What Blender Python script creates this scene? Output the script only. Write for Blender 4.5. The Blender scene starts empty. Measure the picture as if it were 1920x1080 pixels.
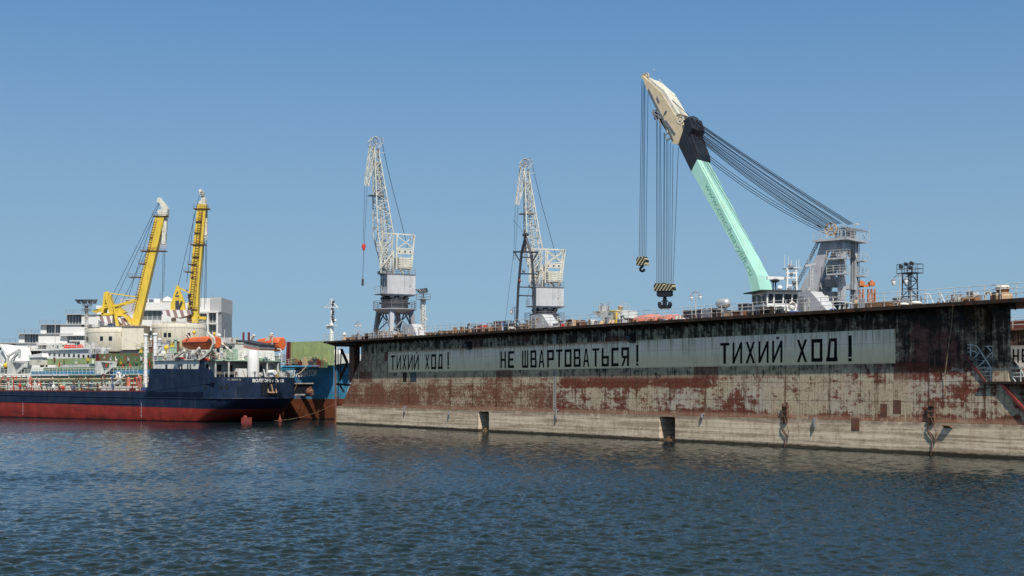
import bpy, bmesh, math, random
import numpy as np
from mathutils import Vector, Matrix
R = math.radians
random.seed(7)
sc = bpy.context.scene
COL = sc.collection

# ------------------------------------------------------------------ camera, sky, sun
CAM_H, FPX, HOR = 5.5, 2400.0, 724.0
cd = bpy.data.cameras.new('camera'); cam = bpy.data.objects.new('camera', cd); COL.objects.link(cam)
cam.location = (0, 0, CAM_H); cam.rotation_euler = (R(90), 0, 0)
cd.sensor_width = 36; cd.lens = 45; cd.shift_y = (HOR - 540) / 1920
cd.clip_start = 0.5; cd.clip_end = 20000
sc.camera = cam

SUN = Vector((0.159, -0.695, 1.0)).normalized()
SUN_EL = math.asin(SUN.z); SUN_AZ = math.atan2(SUN.x, SUN.y)
w = bpy.data.worlds.new('World'); sc.world = w; w.use_nodes = True
nt = w.node_tree; nt.nodes.clear()
sky = nt.nodes.new('ShaderNodeTexSky'); sky.sky_type = 'NISHITA'; sky.sun_disc = False
sky.sun_elevation = SUN_EL; sky.sun_rotation = SUN_AZ
sky.altitude = 0; sky.air_density = 1.0; sky.dust_density = 0.0; sky.ozone_density = 10.0
SKY_K, SKY_Z, SKY_S, HZ_F, HZ_C = 0.6, 0.2, 0.107, 0.66, (2.6, 3.25, 4.0)   # flat midday sky with a pale horizon haze
def wn(t): return nt.nodes.new(t)
geo = wn('ShaderNodeTexCoord'); sx = wn('ShaderNodeSeparateXYZ'); nt.links.new(geo.outputs['Generated'], sx.inputs[0])
mz = wn('ShaderNodeMath'); mz.operation = 'MULTIPLY_ADD'; mz.inputs[1].default_value = SKY_K; mz.inputs[2].default_value = SKY_Z; nt.links.new(sx.outputs[2], mz.inputs[0])
cx = wn('ShaderNodeCombineXYZ'); nt.links.new(sx.outputs[0], cx.inputs[0]); nt.links.new(sx.outputs[1], cx.inputs[1]); nt.links.new(mz.outputs[0], cx.inputs[2])
nv = wn('ShaderNodeVectorMath'); nv.operation = 'NORMALIZE'; nt.links.new(cx.outputs[0], nv.inputs[0]); nt.links.new(nv.outputs[0], sky.inputs[0])
mr = wn('ShaderNodeMapRange'); mr.interpolation_type = 'SMOOTHSTEP'; nt.links.new(sx.outputs[2], mr.inputs[0])
mr.inputs[1].default_value = 0.0; mr.inputs[2].default_value = 0.34; mr.inputs[3].default_value = HZ_F; mr.inputs[4].default_value = 0.0
hm = wn('ShaderNodeMix'); hm.data_type = 'RGBA'; nt.links.new(mr.outputs[0], hm.inputs[0]); nt.links.new(sky.outputs[0], hm.inputs[6]); hm.inputs[7].default_value = HZ_C + (1,)
bg = wn('ShaderNodeBackground'); bg.inputs['Strength'].default_value = SKY_S
out = wn('ShaderNodeOutputWorld')
mr2 = wn('ShaderNodeMapRange'); mr2.interpolation_type = 'SMOOTHSTEP'; nt.links.new(sx.outputs[2], mr2.inputs[0])
mr2.inputs[1].default_value = 0.28; mr2.inputs[2].default_value = 0.70; mr2.inputs[3].default_value = 0.0; mr2.inputs[4].default_value = 0.9
hz2 = wn('ShaderNodeMix'); hz2.data_type = 'RGBA'; nt.links.new(mr2.outputs[0], hz2.inputs[0]); nt.links.new(hm.outputs[2], hz2.inputs[6]); hz2.inputs[7].default_value = (2.8, 2.7, 2.75, 1)
tm = wn('ShaderNodeMix'); tm.data_type = 'RGBA'; tm.blend_type = 'MULTIPLY'; tm.inputs[0].default_value = 1.0; tm.inputs[7].default_value = (1.0, 1.10, 0.98, 1)
nt.links.new(hz2.outputs[2], tm.inputs[6]); nt.links.new(tm.outputs[2], bg.inputs['Color']); nt.links.new(bg.outputs[0], out.inputs[0])
sl = bpy.data.lights.new('sun', 'SUN'); sl.energy = 4.8; sl.angle = R(0.5); sl.color = (1.0, 0.94, 0.84)
so = bpy.data.objects.new('sun', sl); COL.objects.link(so)
so.rotation_euler = SUN.to_track_quat('Z', 'Y').to_euler()
sc.view_settings.view_transform = 'Standard'; sc.view_settings.look = 'None'
sc.view_settings.exposure = 0.3; sc.view_settings.gamma = 1.0

# ------------------------------------------------------------------ node helpers
class NT:
    def __init__(s, name):
        s.m = bpy.data.materials.new(name); s.m.use_nodes = True
        s.t = s.m.node_tree; s.t.nodes.clear()
        s.o = s.t.nodes.new('ShaderNodeOutputMaterial'); s.b = s.t.nodes.new('ShaderNodeBsdfPrincipled')
        s.t.links.new(s.b.outputs[0], s.o.inputs[0])
        s.tc = s.t.nodes.new('ShaderNodeTexCoord'); s.obj = s.tc.outputs['Object']
    def put(s, inp, v):
        if v is None: return
        if hasattr(v, 'links') or isinstance(v, bpy.types.NodeSocket): s.t.links.new(v, inp)
        elif isinstance(v, (tuple, list)):
            v = tuple(v)
            inp.default_value = v + (1.0,) if (len(v) == 3 and len(inp.default_value) == 4) else v
        else: inp.default_value = v
    def sep(s, v=None):
        n = s.t.nodes.new('ShaderNodeSeparateXYZ'); s.put(n.inputs[0], v or s.obj); return n.outputs
    def comb(s, x, y, z):
        n = s.t.nodes.new('ShaderNodeCombineXYZ')
        for i, q in enumerate((x, y, z)): s.put(n.inputs[i], q)
        return n.outputs[0]
    def map(s, scale=(1, 1, 1), loc=(0, 0, 0), v=None):
        n = s.t.nodes.new('ShaderNodeMapping'); s.put(n.inputs['Vector'], v or s.obj)
        n.inputs['Scale'].default_value = scale; n.inputs['Location'].default_value = loc; return n.outputs[0]
    def noise(s, scale=1.0, detail=4, v=None, rough=0.55, dist=0.0):
        n = s.t.nodes.new('ShaderNodeTexNoise'); s.put(n.inputs['Vector'], v or s.obj)
        n.inputs['Scale'].default_value = scale; n.inputs['Detail'].default_value = detail
        n.inputs['Roughness'].default_value = rough; n.inputs['Distortion'].default_value = dist; return n.outputs[0]
    def white(s, v):
        n = s.t.nodes.new('ShaderNodeTexWhiteNoise'); n.noise_dimensions = '3D'; s.put(n.inputs['Vector'], v); return n.outputs['Value']
    def math(s, op, a, b=None, clamp=False):
        n = s.t.nodes.new('ShaderNodeMath'); n.operation = op; n.use_clamp = clamp
        s.put(n.inputs[0], a); s.put(n.inputs[1], b); return n.outputs[0]
    def add(s, *a):
        r = a[0]
        for q in a[1:]: r = s.math('ADD', r, q)
        return r
    def mul(s, a, b): return s.math('MULTIPLY', a, b)
    def ss(s, v, a, b):
        n = s.t.nodes.new('ShaderNodeMapRange'); n.interpolation_type = 'SMOOTHSTEP'
        s.put(n.inputs[0], v); n.inputs[1].default_value = a; n.inputs[2].default_value = b; return n.outputs[0]
    def mix(s, f, a, b):
        n = s.t.nodes.new('ShaderNodeMix'); n.data_type = 'RGBA'
        s.put(n.inputs[0], f); s.put(n.inputs[6], a); s.put(n.inputs[7], b); return n.outputs[2]
    def bump(s, h, strength=0.3, dist=0.05):
        n = s.t.nodes.new('ShaderNodeBump'); n.inputs['Strength'].default_value = strength; n.inputs['Distance'].default_value = dist
        s.put(n.inputs['Height'], h); s.t.links.new(n.outputs[0], s.b.inputs['Normal'])
    def done(s, col, rough=0.6, metal=0.0, spec=None):
        s.put(s.b.inputs['Base Color'], col); s.put(s.b.inputs['Roughness'], rough); s.b.inputs['Metallic'].default_value = metal
        if spec is not None: s.b.inputs['Specular IOR Level'].default_value = spec
        return s.m

def paint(name, col, rough=0.5, var=0.25, rust=0.0, rustcol=(0.16, 0.06, 0.025), sc_=0.8, streak=0.3, dirt=(0.10, 0.085, 0.065)):
    """weathered paint: blotches, vertical dirt runs and rust patches"""
    n = NT(name)
    a = n.noise(sc_, 5); st = n.noise(1.0, 5, n.map((2.6, 2.6, 0.22)))
    dark = tuple(c * (1 - var) for c in col)
    c = n.mix(n.ss(a, 0.35, 0.68), dark, col)
    if streak: c = n.mix(n.mul(n.ss(st, 0.50, 0.74), streak), c, dirt)
    if rust:
        rn = n.noise(sc_ * 2.3, 8, n.map((1, 1, 0.6), (3, 7, 1)), 0.65)
        c = n.mix(n.ss(n.add(rn, n.mul(st, 0.25)), 0.80 - rust * 0.35, 0.86 - rust * 0.35), c, rustcol)
    n.bump(a, 0.15, 0.03)
    return n.done(c, n.ss(a, -0.4 + (0.5 - rough), 1.6 + (0.5 - rough)) if False else rough)

def plain(name, col, rough=0.5, metal=0.0):
    n = NT(name); a = n.noise(1.7, 3)
    return n.done(n.mix(a, tuple(c * 0.75 for c in col), tuple(min(1, c * 1.15) for c in col)), rough, metal)

# ------------------------------------------------------------------ mesh helpers
class MB:
    def __init__(s): s.v = []; s.f = []
    def addv(s, pts):
        i = len(s.v); s.v += [tuple(p) for p in pts]; return i
    def face(s, pts):
        i = s.addv(pts); s.f.append(tuple(range(i, i + len(pts)))); return s
    def hexa(s, p):
        i = s.addv(p)
        for q in ((3, 2, 1, 0), (4, 5, 6, 7), (0, 1, 5, 4), (1, 2, 6, 5), (2, 3, 7, 6), (3, 0, 4, 7)): s.f.append(tuple(i + k for k in q))
        return s
    def box(s, x0, x1, y0, y1, z0, z1):
        return s.hexa([(x0, y0, z0), (x1, y0, z0), (x1, y1, z0), (x0, y1, z0), (x0, y0, z1), (x1, y0, z1), (x1, y1, z1), (x0, y1, z1)])
    def frus(s, x0, x1, y0, y1, z0, X0, X1, Y0, Y1, z1):
        return s.hexa([(x0, y0, z0), (x1, y0, z0), (x1, y1, z0), (x0, y1, z0), (X0, Y0, z1), (X1, Y0, z1), (X1, Y1, z1), (X0, Y1, z1)])
    def bar(s, a, b, w, h=None, w2=None, h2=None):
        a = Vector(a); b = Vector(b); h = h or w; w2 = w2 or w; h2 = h2 or h
        d = (b - a)
        if d.length < 1e-6: return s
        d.normalize(); up = Vector((0, 0, 1)) if abs(d.z) < 0.95 else Vector((0, 1, 0))
        sx = d.cross(up).normalized(); sy = sx.cross(d).normalized()
        def ring(c, w_, h_): return [c - sx * w_ / 2 - sy * h_ / 2, c + sx * w_ / 2 - sy * h_ / 2, c + sx * w_ / 2 + sy * h_ / 2, c - sx * w_ / 2 + sy * h_ / 2]
        return s.hexa(ring(a, w, h) + ring(b, w2, h2))
    def tube(s, a, b, r, n=6, r2=None):
        a = Vector(a); b = Vector(b); r2 = r if r2 is None else r2
        d = b - a
        if d.length < 1e-6: return s
        d.normalize(); up = Vector((0, 0, 1)) if abs(d.z) < 0.95 else Vector((0, 1, 0))
        sx = d.cross(up).normalized(); sy = sx.cross(d).normalized()
        i = len(s.v)
        for c, rr in ((a, r), (b, r2)):
            for k in range(n):
                t = 2 * math.pi * k / n; s.v.append(tuple(c + sx * math.cos(t) * rr + sy * math.sin(t) * rr))
        for k in range(n): s.f.append((i + k, i + (k + 1) % n, i + n + (k + 1) % n, i + n + k))
        s.f.append(tuple(i + k for k in range(n))[::-1]); s.f.append(tuple(i + n + k for k in range(n)))
        return s
    def path(s, pts, r, n=5):
        for a, b in zip(pts, pts[1:]): s.tube(a, b, r, n)
        return s
    def prism(s, poly, y0, y1):
        """polygon of (x, z) extruded from y0 to y1"""
        n = len(poly); i = s.addv([(p[0], y0, p[1]) for p in poly] + [(p[0], y1, p[1]) for p in poly])
        s.f.append(tuple(range(i, i + n))); s.f.append(tuple(range(i + n, i + 2 * n))[::-1])
        for k in range(n): s.f.append((i + k, i + n + k, i + n + (k + 1) % n, i + (k + 1) % n))
        return s
    def loft(s, rings, cap=True):
        n = len(rings[0]); i = len(s.v)
        for r in rings: s.v += [tuple(p) for p in r]
        for j in range(len(rings) - 1):
            for k in range(n):
                s.f.append((i + j * n + k, i + j * n + (k + 1) % n, i + (j + 1) * n + (k + 1) % n, i + (j + 1) * n + k))
        if cap:
            s.f.append(tuple(i + k for k in range(n))[::-1]); s.f.append(tuple(i + (len(rings) - 1) * n + k for k in range(n)))
        return s
    def lathe(s, c, prof, n=16):
        c = Vector(c)
        return s.loft([[c + Vector((r * math.cos(2 * math.pi * k / n), r * math.sin(2 * math.pi * k / n), z)) for k in range(n)] for r, z in prof])
    def ball(s, c, r, n=10, sz=1.0):
        return s.lathe(c, [(max(0.02 * r, r * math.sin(math.pi * k / 7)), -r * sz * math.cos(math.pi * k / 7)) for k in range(8)], n)
    def wheel(s, c, axis, r, t, spokes=6, rim=0.16):
        """spoked sheave: rim ring, hub and spokes"""
        c = Vector(c); ax = Vector(axis).normalized(); up = Vector((0, 0, 1)) if abs(ax.z) < 0.9 else Vector((1, 0, 0))
        e1 = ax.cross(up).normalized(); e2 = ax.cross(e1)
        n = 20; P = lambda a, rr, o: c + e1 * math.cos(a) * rr + e2 * math.sin(a) * rr + ax * o
        ri = r * (1 - rim)
        for k in range(n):
            a, b = 2 * math.pi * k / n, 2 * math.pi * (k + 1) / n
            s.hexa([P(a, ri, -t / 2), P(a, r, -t / 2), P(a, r, t / 2), P(a, ri, t / 2), P(b, ri, -t / 2), P(b, r, -t / 2), P(b, r, t / 2), P(b, ri, t / 2)])
        for k in range(spokes):
            a = 2 * math.pi * k / spokes; s.bar(c, P(a, ri * 1.02, 0), t * 0.5, r * 0.16)
        return s.tube(c - ax * t * 0.7, c + ax * t * 0.7, r * 0.22, 8)
    def lattice(s, A, B, wa, ha, wb, hb, n, rc, rb, side):
        """four-chord truss from A to B; side = direction of the width"""
        A = Vector(A); B = Vector(B); d = (B - A).normalized(); sx = Vector(side).normalized(); sy = d.cross(sx).normalized()
        def cs(t):
            c = A.lerp(B, t); w_ = (wa + (wb - wa) * t) / 2; h_ = (ha + (hb - ha) * t) / 2
            return [c - sx * w_ - sy * h_, c + sx * w_ - sy * h_, c + sx * w_ + sy * h_, c - sx * w_ + sy * h_]
        st = [cs(k / n) for k in range(n + 1)]
        for q in range(4): s.bar(st[0][q], st[n][q], rc)
        for k in range(n):
            for q in range(4):
                p = (q + 1) % 4
                a, b = (q, p) if (k + q) % 2 else (p, q)
                s.bar(st[k][a], st[k + 1][b], rb)
                if k: s.bar(st[k][q], st[k][p], rb * 0.8)
        return s
    def rail(s, pts, h=1.05, step=1.5, r=0.03, bars=3, closed=False):
        pts = [Vector(p) for p in pts]
        if closed: pts = pts + [pts[0]]
        for a, b in zip(pts, pts[1:]):
            n = max(1, int((b - a).length / step))
            for k in range(n + 1):
                p = a.lerp(b, k / n); s.tube(p, p + Vector((0, 0, h)), r, 4)
            for q in range(bars):
                z = Vector((0, 0, h * (q + 1) / bars)); s.tube(a + z, b + z, r * 0.8, 4)
        return s
    def ladder(s, a, b, side, w=0.45, r=0.025, step=0.35):
        a = Vector(a); b = Vector(b); o = Vector(side).normalized() * w / 2
        s.tube(a - o, b - o, r, 4); s.tube(a + o, b + o, r, 4)
        n = int((b - a).length / step)
        for k in range(1, n): p = a.lerp(b, k / n); s.tube(p - o, p + o, r * 0.8, 4)
        return s
    def build(s, name, mat, parent=None, smooth=False, label=None, stuff=False):
        me = bpy.data.meshes.new(name); me.from_pydata(s.v, [], s.f)
        bm = bmesh.new(); bm.from_mesh(me); bmesh.ops.recalc_face_normals(bm, faces=bm.faces); bm.to_mesh(me); bm.free()
        if smooth:
            me.polygons.foreach_set('use_smooth', [True] * len(me.polygons))
            try: me.set_sharp_from_angle(angle=R(40))
            except Exception: pass
        me.materials.append(mat)
        o = bpy.data.objects.new(name, me); COL.objects.link(o)
        if parent: o.parent = parent
        if label: o['label'] = label
        if stuff: o['kind'] = 'stuff'
        return o

class Frame:
    """an upright local frame: origin (ox, oy, oz), local x at angle ang; L() measures where a sight line meets the plane y = yl"""
    def __init__(s, ox, oy, oz, ang):
        s.o = Vector((ox, oy, oz)); s.a = ang; s.u = Vector((math.cos(ang), math.sin(ang))); s.n = Vector((-math.sin(ang), math.cos(ang)))
    def L(s, px, py, yl=0.0):
        k = (px - 960) / FPX
        Y = (yl + s.n.x * s.o.x + s.n.y * s.o.y) / (k * s.n.x + s.n.y); X = k * Y
        return Vector((s.u.x * (X - s.o.x) + s.u.y * (Y - s.o.y), yl, CAM_H + (HOR - py) / FPX * Y - s.o.z))
    def W(s, x, y, z=0.0):
        return Vector((s.o.x + s.u.x * x + s.n.x * y, s.o.y + s.u.y * x + s.n.y * y, s.o.z + z))
    def X(s, px, yl=0.0): return s.L(px, 700, yl).x
    def Z(s, px, py, yl=0.0): return s.L(px, py, yl).z

def thing(name, label, cat, loc=(0, 0, 0), rz=0.0, group=None):
    o = bpy.data.objects.new(name, None); COL.objects.link(o); o.empty_display_size = 0.3
    o.location = loc; o.rotation_euler = (0, 0, rz); tag(o, label, cat, group); return o
def tag(o, label=None, cat=None, group=None, kind=None):
    if label: o['label'] = label
    if cat: o['category'] = cat
    if group: o['group'] = group
    if kind: o['kind'] = kind
    return o
def fthing(F, name, label, cat, group=None): return thing(name, label, cat, F.o, F.a, group)
def copy_tree(o, parent=None):
    c = o.copy(); COL.objects.link(c)
    if parent: c.parent = parent
    for ch in list(o.children): copy_tree(ch, c)
    return c
def textmesh(body, size, ext=0.01, bold=0.0):
    cu = bpy.data.curves.new('t', 'FONT'); cu.body = body; cu.size = size; cu.extrude = ext; cu.offset = bold; cu.resolution_u = 3
    ob = bpy.data.objects.new('t', cu); COL.objects.link(ob); dg = bpy.context.evaluated_depsgraph_get()
    me = bpy.data.meshes.new_from_object(ob.evaluated_get(dg)); bpy.data.objects.remove(ob); return me
def textobj(name, body, size, mat, parent, fn, ext=0.01, bold=0.0):
    me = textmesh(body, size, ext, bold)
    x1 = max(v.co.x for v in me.vertices); x0 = min(v.co.x for v in me.vertices)
    for v in me.vertices: v.co = fn((v.co.x - x0) / (x1 - x0), v.co.y, v.co.z)
    me.materials.clear(); me.materials.append(mat); o = bpy.data.objects.new(name, me); COL.objects.link(o); o.parent = parent; return o

# ------------------------------------------------------------------ materials
M = {}
M['white'] = paint('white_paint', (0.66, 0.66, 0.63), 0.45, 0.2, 0.16, streak=0.35)
M['clean_white'] = paint('clean_white_paint', (0.74, 0.74, 0.72), 0.4, 0.1, 0.0, streak=0.12)
M['crane_white'] = paint('crane_cream_paint', (0.64, 0.625, 0.55), 0.5, 0.2, 0.22, streak=0.25)
M['cabin_grey'] = paint('cabin_grey_paint', (0.50, 0.51, 0.54), 0.5, 0.12, 0.10, streak=0.25)
M['steel_dark'] = paint('dark_steel', (0.045, 0.05, 0.065), 0.5, 0.3, 0.15, streak=0.1)
M['steel_grey'] = paint('grey_steel', (0.24, 0.25, 0.28), 0.5, 0.3, 0.15, streak=0.3)
M['light_grey'] = paint('light_grey_paint', (0.44, 0.45, 0.48), 0.5, 0.15, 0.08, streak=0.3)
M['rail'] = paint('rail_paint', (0.58, 0.58, 0.56), 0.5, 0.3, 0.35, streak=0.3)
M['rust'] = paint('rusty_steel', (0.17, 0.075, 0.05), 0.8, 0.5, 0.4, streak=0.3)
M['edge'] = paint('rusty_deck_edge', (0.045, 0.034, 0.028), 0.8, 0.4, 0.3, (0.09, 0.035, 0.02))
M['yellow'] = paint('yellow_paint', (0.66, 0.47, 0.05), 0.45, 0.15, 0.10, streak=0.3, sc_=0.5)
M['cream'] = paint('turret_cream_paint', (0.64, 0.59, 0.48), 0.5, 0.1, 0.06, streak=0.35)
M['red_oxide'] = paint('red_oxide', (0.24, 0.04, 0.03), 0.6, 0.35, 0.2)
M['darkred'] = paint('dark_red_paint', (0.16, 0.02, 0.02), 0.6, 0.35, 0.2)
M['green'] = paint('hatch_green', (0.30, 0.375, 0.17), 0.6, 0.2, 0.05, streak=0.3)
M['green_old'] = paint('rusty_hatch_green', (0.11, 0.19, 0.085), 0.6, 0.3, 0.42, (0.20, 0.07, 0.035), streak=0.4)
M['pale_green'] = paint('pale_green_paint', (0.34, 0.48, 0.38), 0.5, 0.25, 0.1)
M['mint'] = paint('mint_paint', (0.36, 0.66, 0.57), 0.5, 0.12, 0.06, (0.42, 0.36, 0.22), streak=0.3, sc_=0.45, dirt=(0.40, 0.46, 0.33))
M['beige'] = paint('beige_paint', (0.60, 0.50, 0.34), 0.5, 0.15, 0.12, streak=0.25)
M['black'] = paint('black_paint', (0.018, 0.02, 0.027), 0.45, 0.3, 0.0, streak=0.15)
M['rope'] = plain('wire_rope', (0.012, 0.013, 0.018), 0.9)
M['orange'] = paint('lifeboat_orange', (0.66, 0.13, 0.035), 0.5, 0.15, 0.0, streak=0.35, dirt=(0.35, 0.14, 0.08))
M['redpaint'] = paint('signal_red', (0.55, 0.04, 0.03), 0.5, 0.2, 0.05)
M['pink'] = paint('faded_red_tarpaulin', (0.50, 0.17, 0.13), 0.8, 0.25, 0.0, streak=0.4)
M['glass'] = plain('dark_glass', (0.010, 0.012, 0.015), 0.3)
M['blueglass'] = plain('blue_glass', (0.10, 0.13, 0.16), 0.1)
M['letter'] = paint('letter_black', (0.012, 0.012, 0.013), 0.85, 0.3, 0.12, (0.16, 0.11, 0.07), streak=0.12)
M['wood'] = paint('weathered_timber', (0.26, 0.15, 0.08), 0.85, 0.4, 0.2)
M['tan'] = paint('tan_canvas', (0.48, 0.34, 0.21), 0.85, 0.2)
M['bluepaint'] = paint('blue_paint', (0.05, 0.11, 0.30), 0.5, 0.25)
M['porcelain'] = plain('lamp_porcelain', (0.75, 0.75, 0.75), 0.25)
M['green_dark'] = paint('dark_green_hull_paint', (0.035, 0.075, 0.06), 0.6, 0.3, 0.15)
for k_ in ('letter', 'edge', 'rope'): M[k_].node_tree.nodes['Principled BSDF'].inputs['Specular IOR Level'].default_value = 0.1
M['orange_far'] = paint('orange_gantry_paint', (0.55, 0.17, 0.05), 0.6, 0.2)
M['silver'] = plain('galvanised_steel', (0.60, 0.60, 0.60), 0.35, 0.6)
# ------------------------------------------------------------------ water, land
def water_material():
    n = NT('harbour_water')
    f1 = n.noise(6.0, 3, n.map((1, 1.4, 1))); f2 = n.noise(2.2, 3, n.map((1, 1.5, 1)))
    n.bump(n.add(f1, n.mul(f2, 1.6)), 0.36, 0.05)
    n.b.inputs['IOR'].default_value = 1.33
    n.b.inputs['Specular Tint'].default_value = (0.90, 0.82, 0.66, 1)
    return n.done((0.003, 0.012, 0.016), 0.06)
def make_water():
    A = np.concatenate([np.linspace(-180, -27, 40)[:-1], np.linspace(-27, 27, 760), np.linspace(27, 180, 40)[1:-1]])
    A = np.radians(A); r = [6.0]
    while r[-1] < 26: r.append(r[-1] * 1.06)
    while r[-1] < 85: r.append(r[-1] * 1.0019)
    while r[-1] < 235: r.append(r[-1] * 1.0033)
    while r[-1] < 9000: r.append(r[-1] * 1.25)
    r = np.array(r); RR, AA = np.meshgrid(r, A, indexing='ij'); X = RR * np.sin(AA); Y = RR * np.cos(AA)
    rng = np.random.default_rng(5); Z = np.zeros_like(X); sp = np.maximum(np.where(RR < 85, RR * 0.0019, RR * 0.0033), RR * np.radians(54 / 760))
    inner = (RR < 240) & (np.abs(AA) < R(27.5))
    nw = 72; lam = np.exp(rng.uniform(np.log(0.25), np.log(1.7), nw))
    patch = np.ones_like(X)
    for q in range(5):   # gust patches
        th = rng.uniform(0, 6.28); patch += 0.13 * np.sin((X * math.cos(th) + Y * math.sin(th)) * 6.28 / rng.uniform(18, 60) + rng.uniform(0, 6))
    for l in lam:
        th = R(262) + rng.normal(0, 0.62); k = 6.2832 / l; s = 0.042 if l < 0.8 else 0.028
        fade = np.clip((l / (sp * 1.5) - 1), 0, 1)
        ph = k * (X * math.cos(th) + Y * math.sin(th)) + rng.uniform(0, 6.28)
        Z += np.where(inner, fade * (s / k) * (np.sin(ph) + 0.22 * np.cos(2 * ph)), 0)
    Z *= patch
    ed = np.clip((235 - RR) / 30, 0, 1) * np.clip((np.abs(AA) * -1 + R(27)) / R(1.5), 0, 1) * np.clip((RR - 26) / 3, 0, 1); Z *= ed
    nr, na = X.shape; co = np.stack([X, Y, Z], -1).reshape(-1, 3)
    i = (np.arange(nr - 1)[:, None] * na + np.arange(na)[None, :]); j = (np.arange(nr - 1)[:, None] * na + (np.arange(na) + 1)[None, :] % na)
    F = np.stack([i, i + na, j + na, j], -1).reshape(-1, 4)
    c0 = len(co); co = np.vstack([co, [[0, 0, 0]]])
    cap = np.stack([np.arange(na), (np.arange(na) + 1) % na, np.full(na, c0)], -1)
    loops = np.concatenate([F.reshape(-1), cap.reshape(-1)]).astype(np.int32)
    tot = np.concatenate([np.full(len(F), 4), np.full(len(cap), 3)]).astype(np.int32)
    me = bpy.data.meshes.new('water'); me.vertices.add(len(co)); me.vertices.foreach_set('co', co.reshape(-1).astype(np.float32))
    me.loops.add(len(loops)); me.loops.foreach_set('vertex_index', loops); me.polygons.add(len(tot))
    me.polygons.foreach_set('loop_start', np.concatenate([[0], np.cumsum(tot)[:-1]]).astype(np.int32)); me.polygons.foreach_set('loop_total', tot)
    me.polygons.foreach_set('use_smooth', [True] * len(tot)); me.update(calc_edges=True); me.validate()
    if me.polygons[10].normal.z < 0: me.flip_normals()
    me.materials.append(water_material()); o = bpy.data.objects.new('water', me); COL.objects.link(o); tag(o, kind='structure')
make_water()
gm = paint('quay_concrete', (0.30, 0.29, 0.26), 0.85, 0.3)
tag(MB().box(-900, 900, 318, 2500, -6, 2.2).build('quay', gm), kind='structure')

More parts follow.
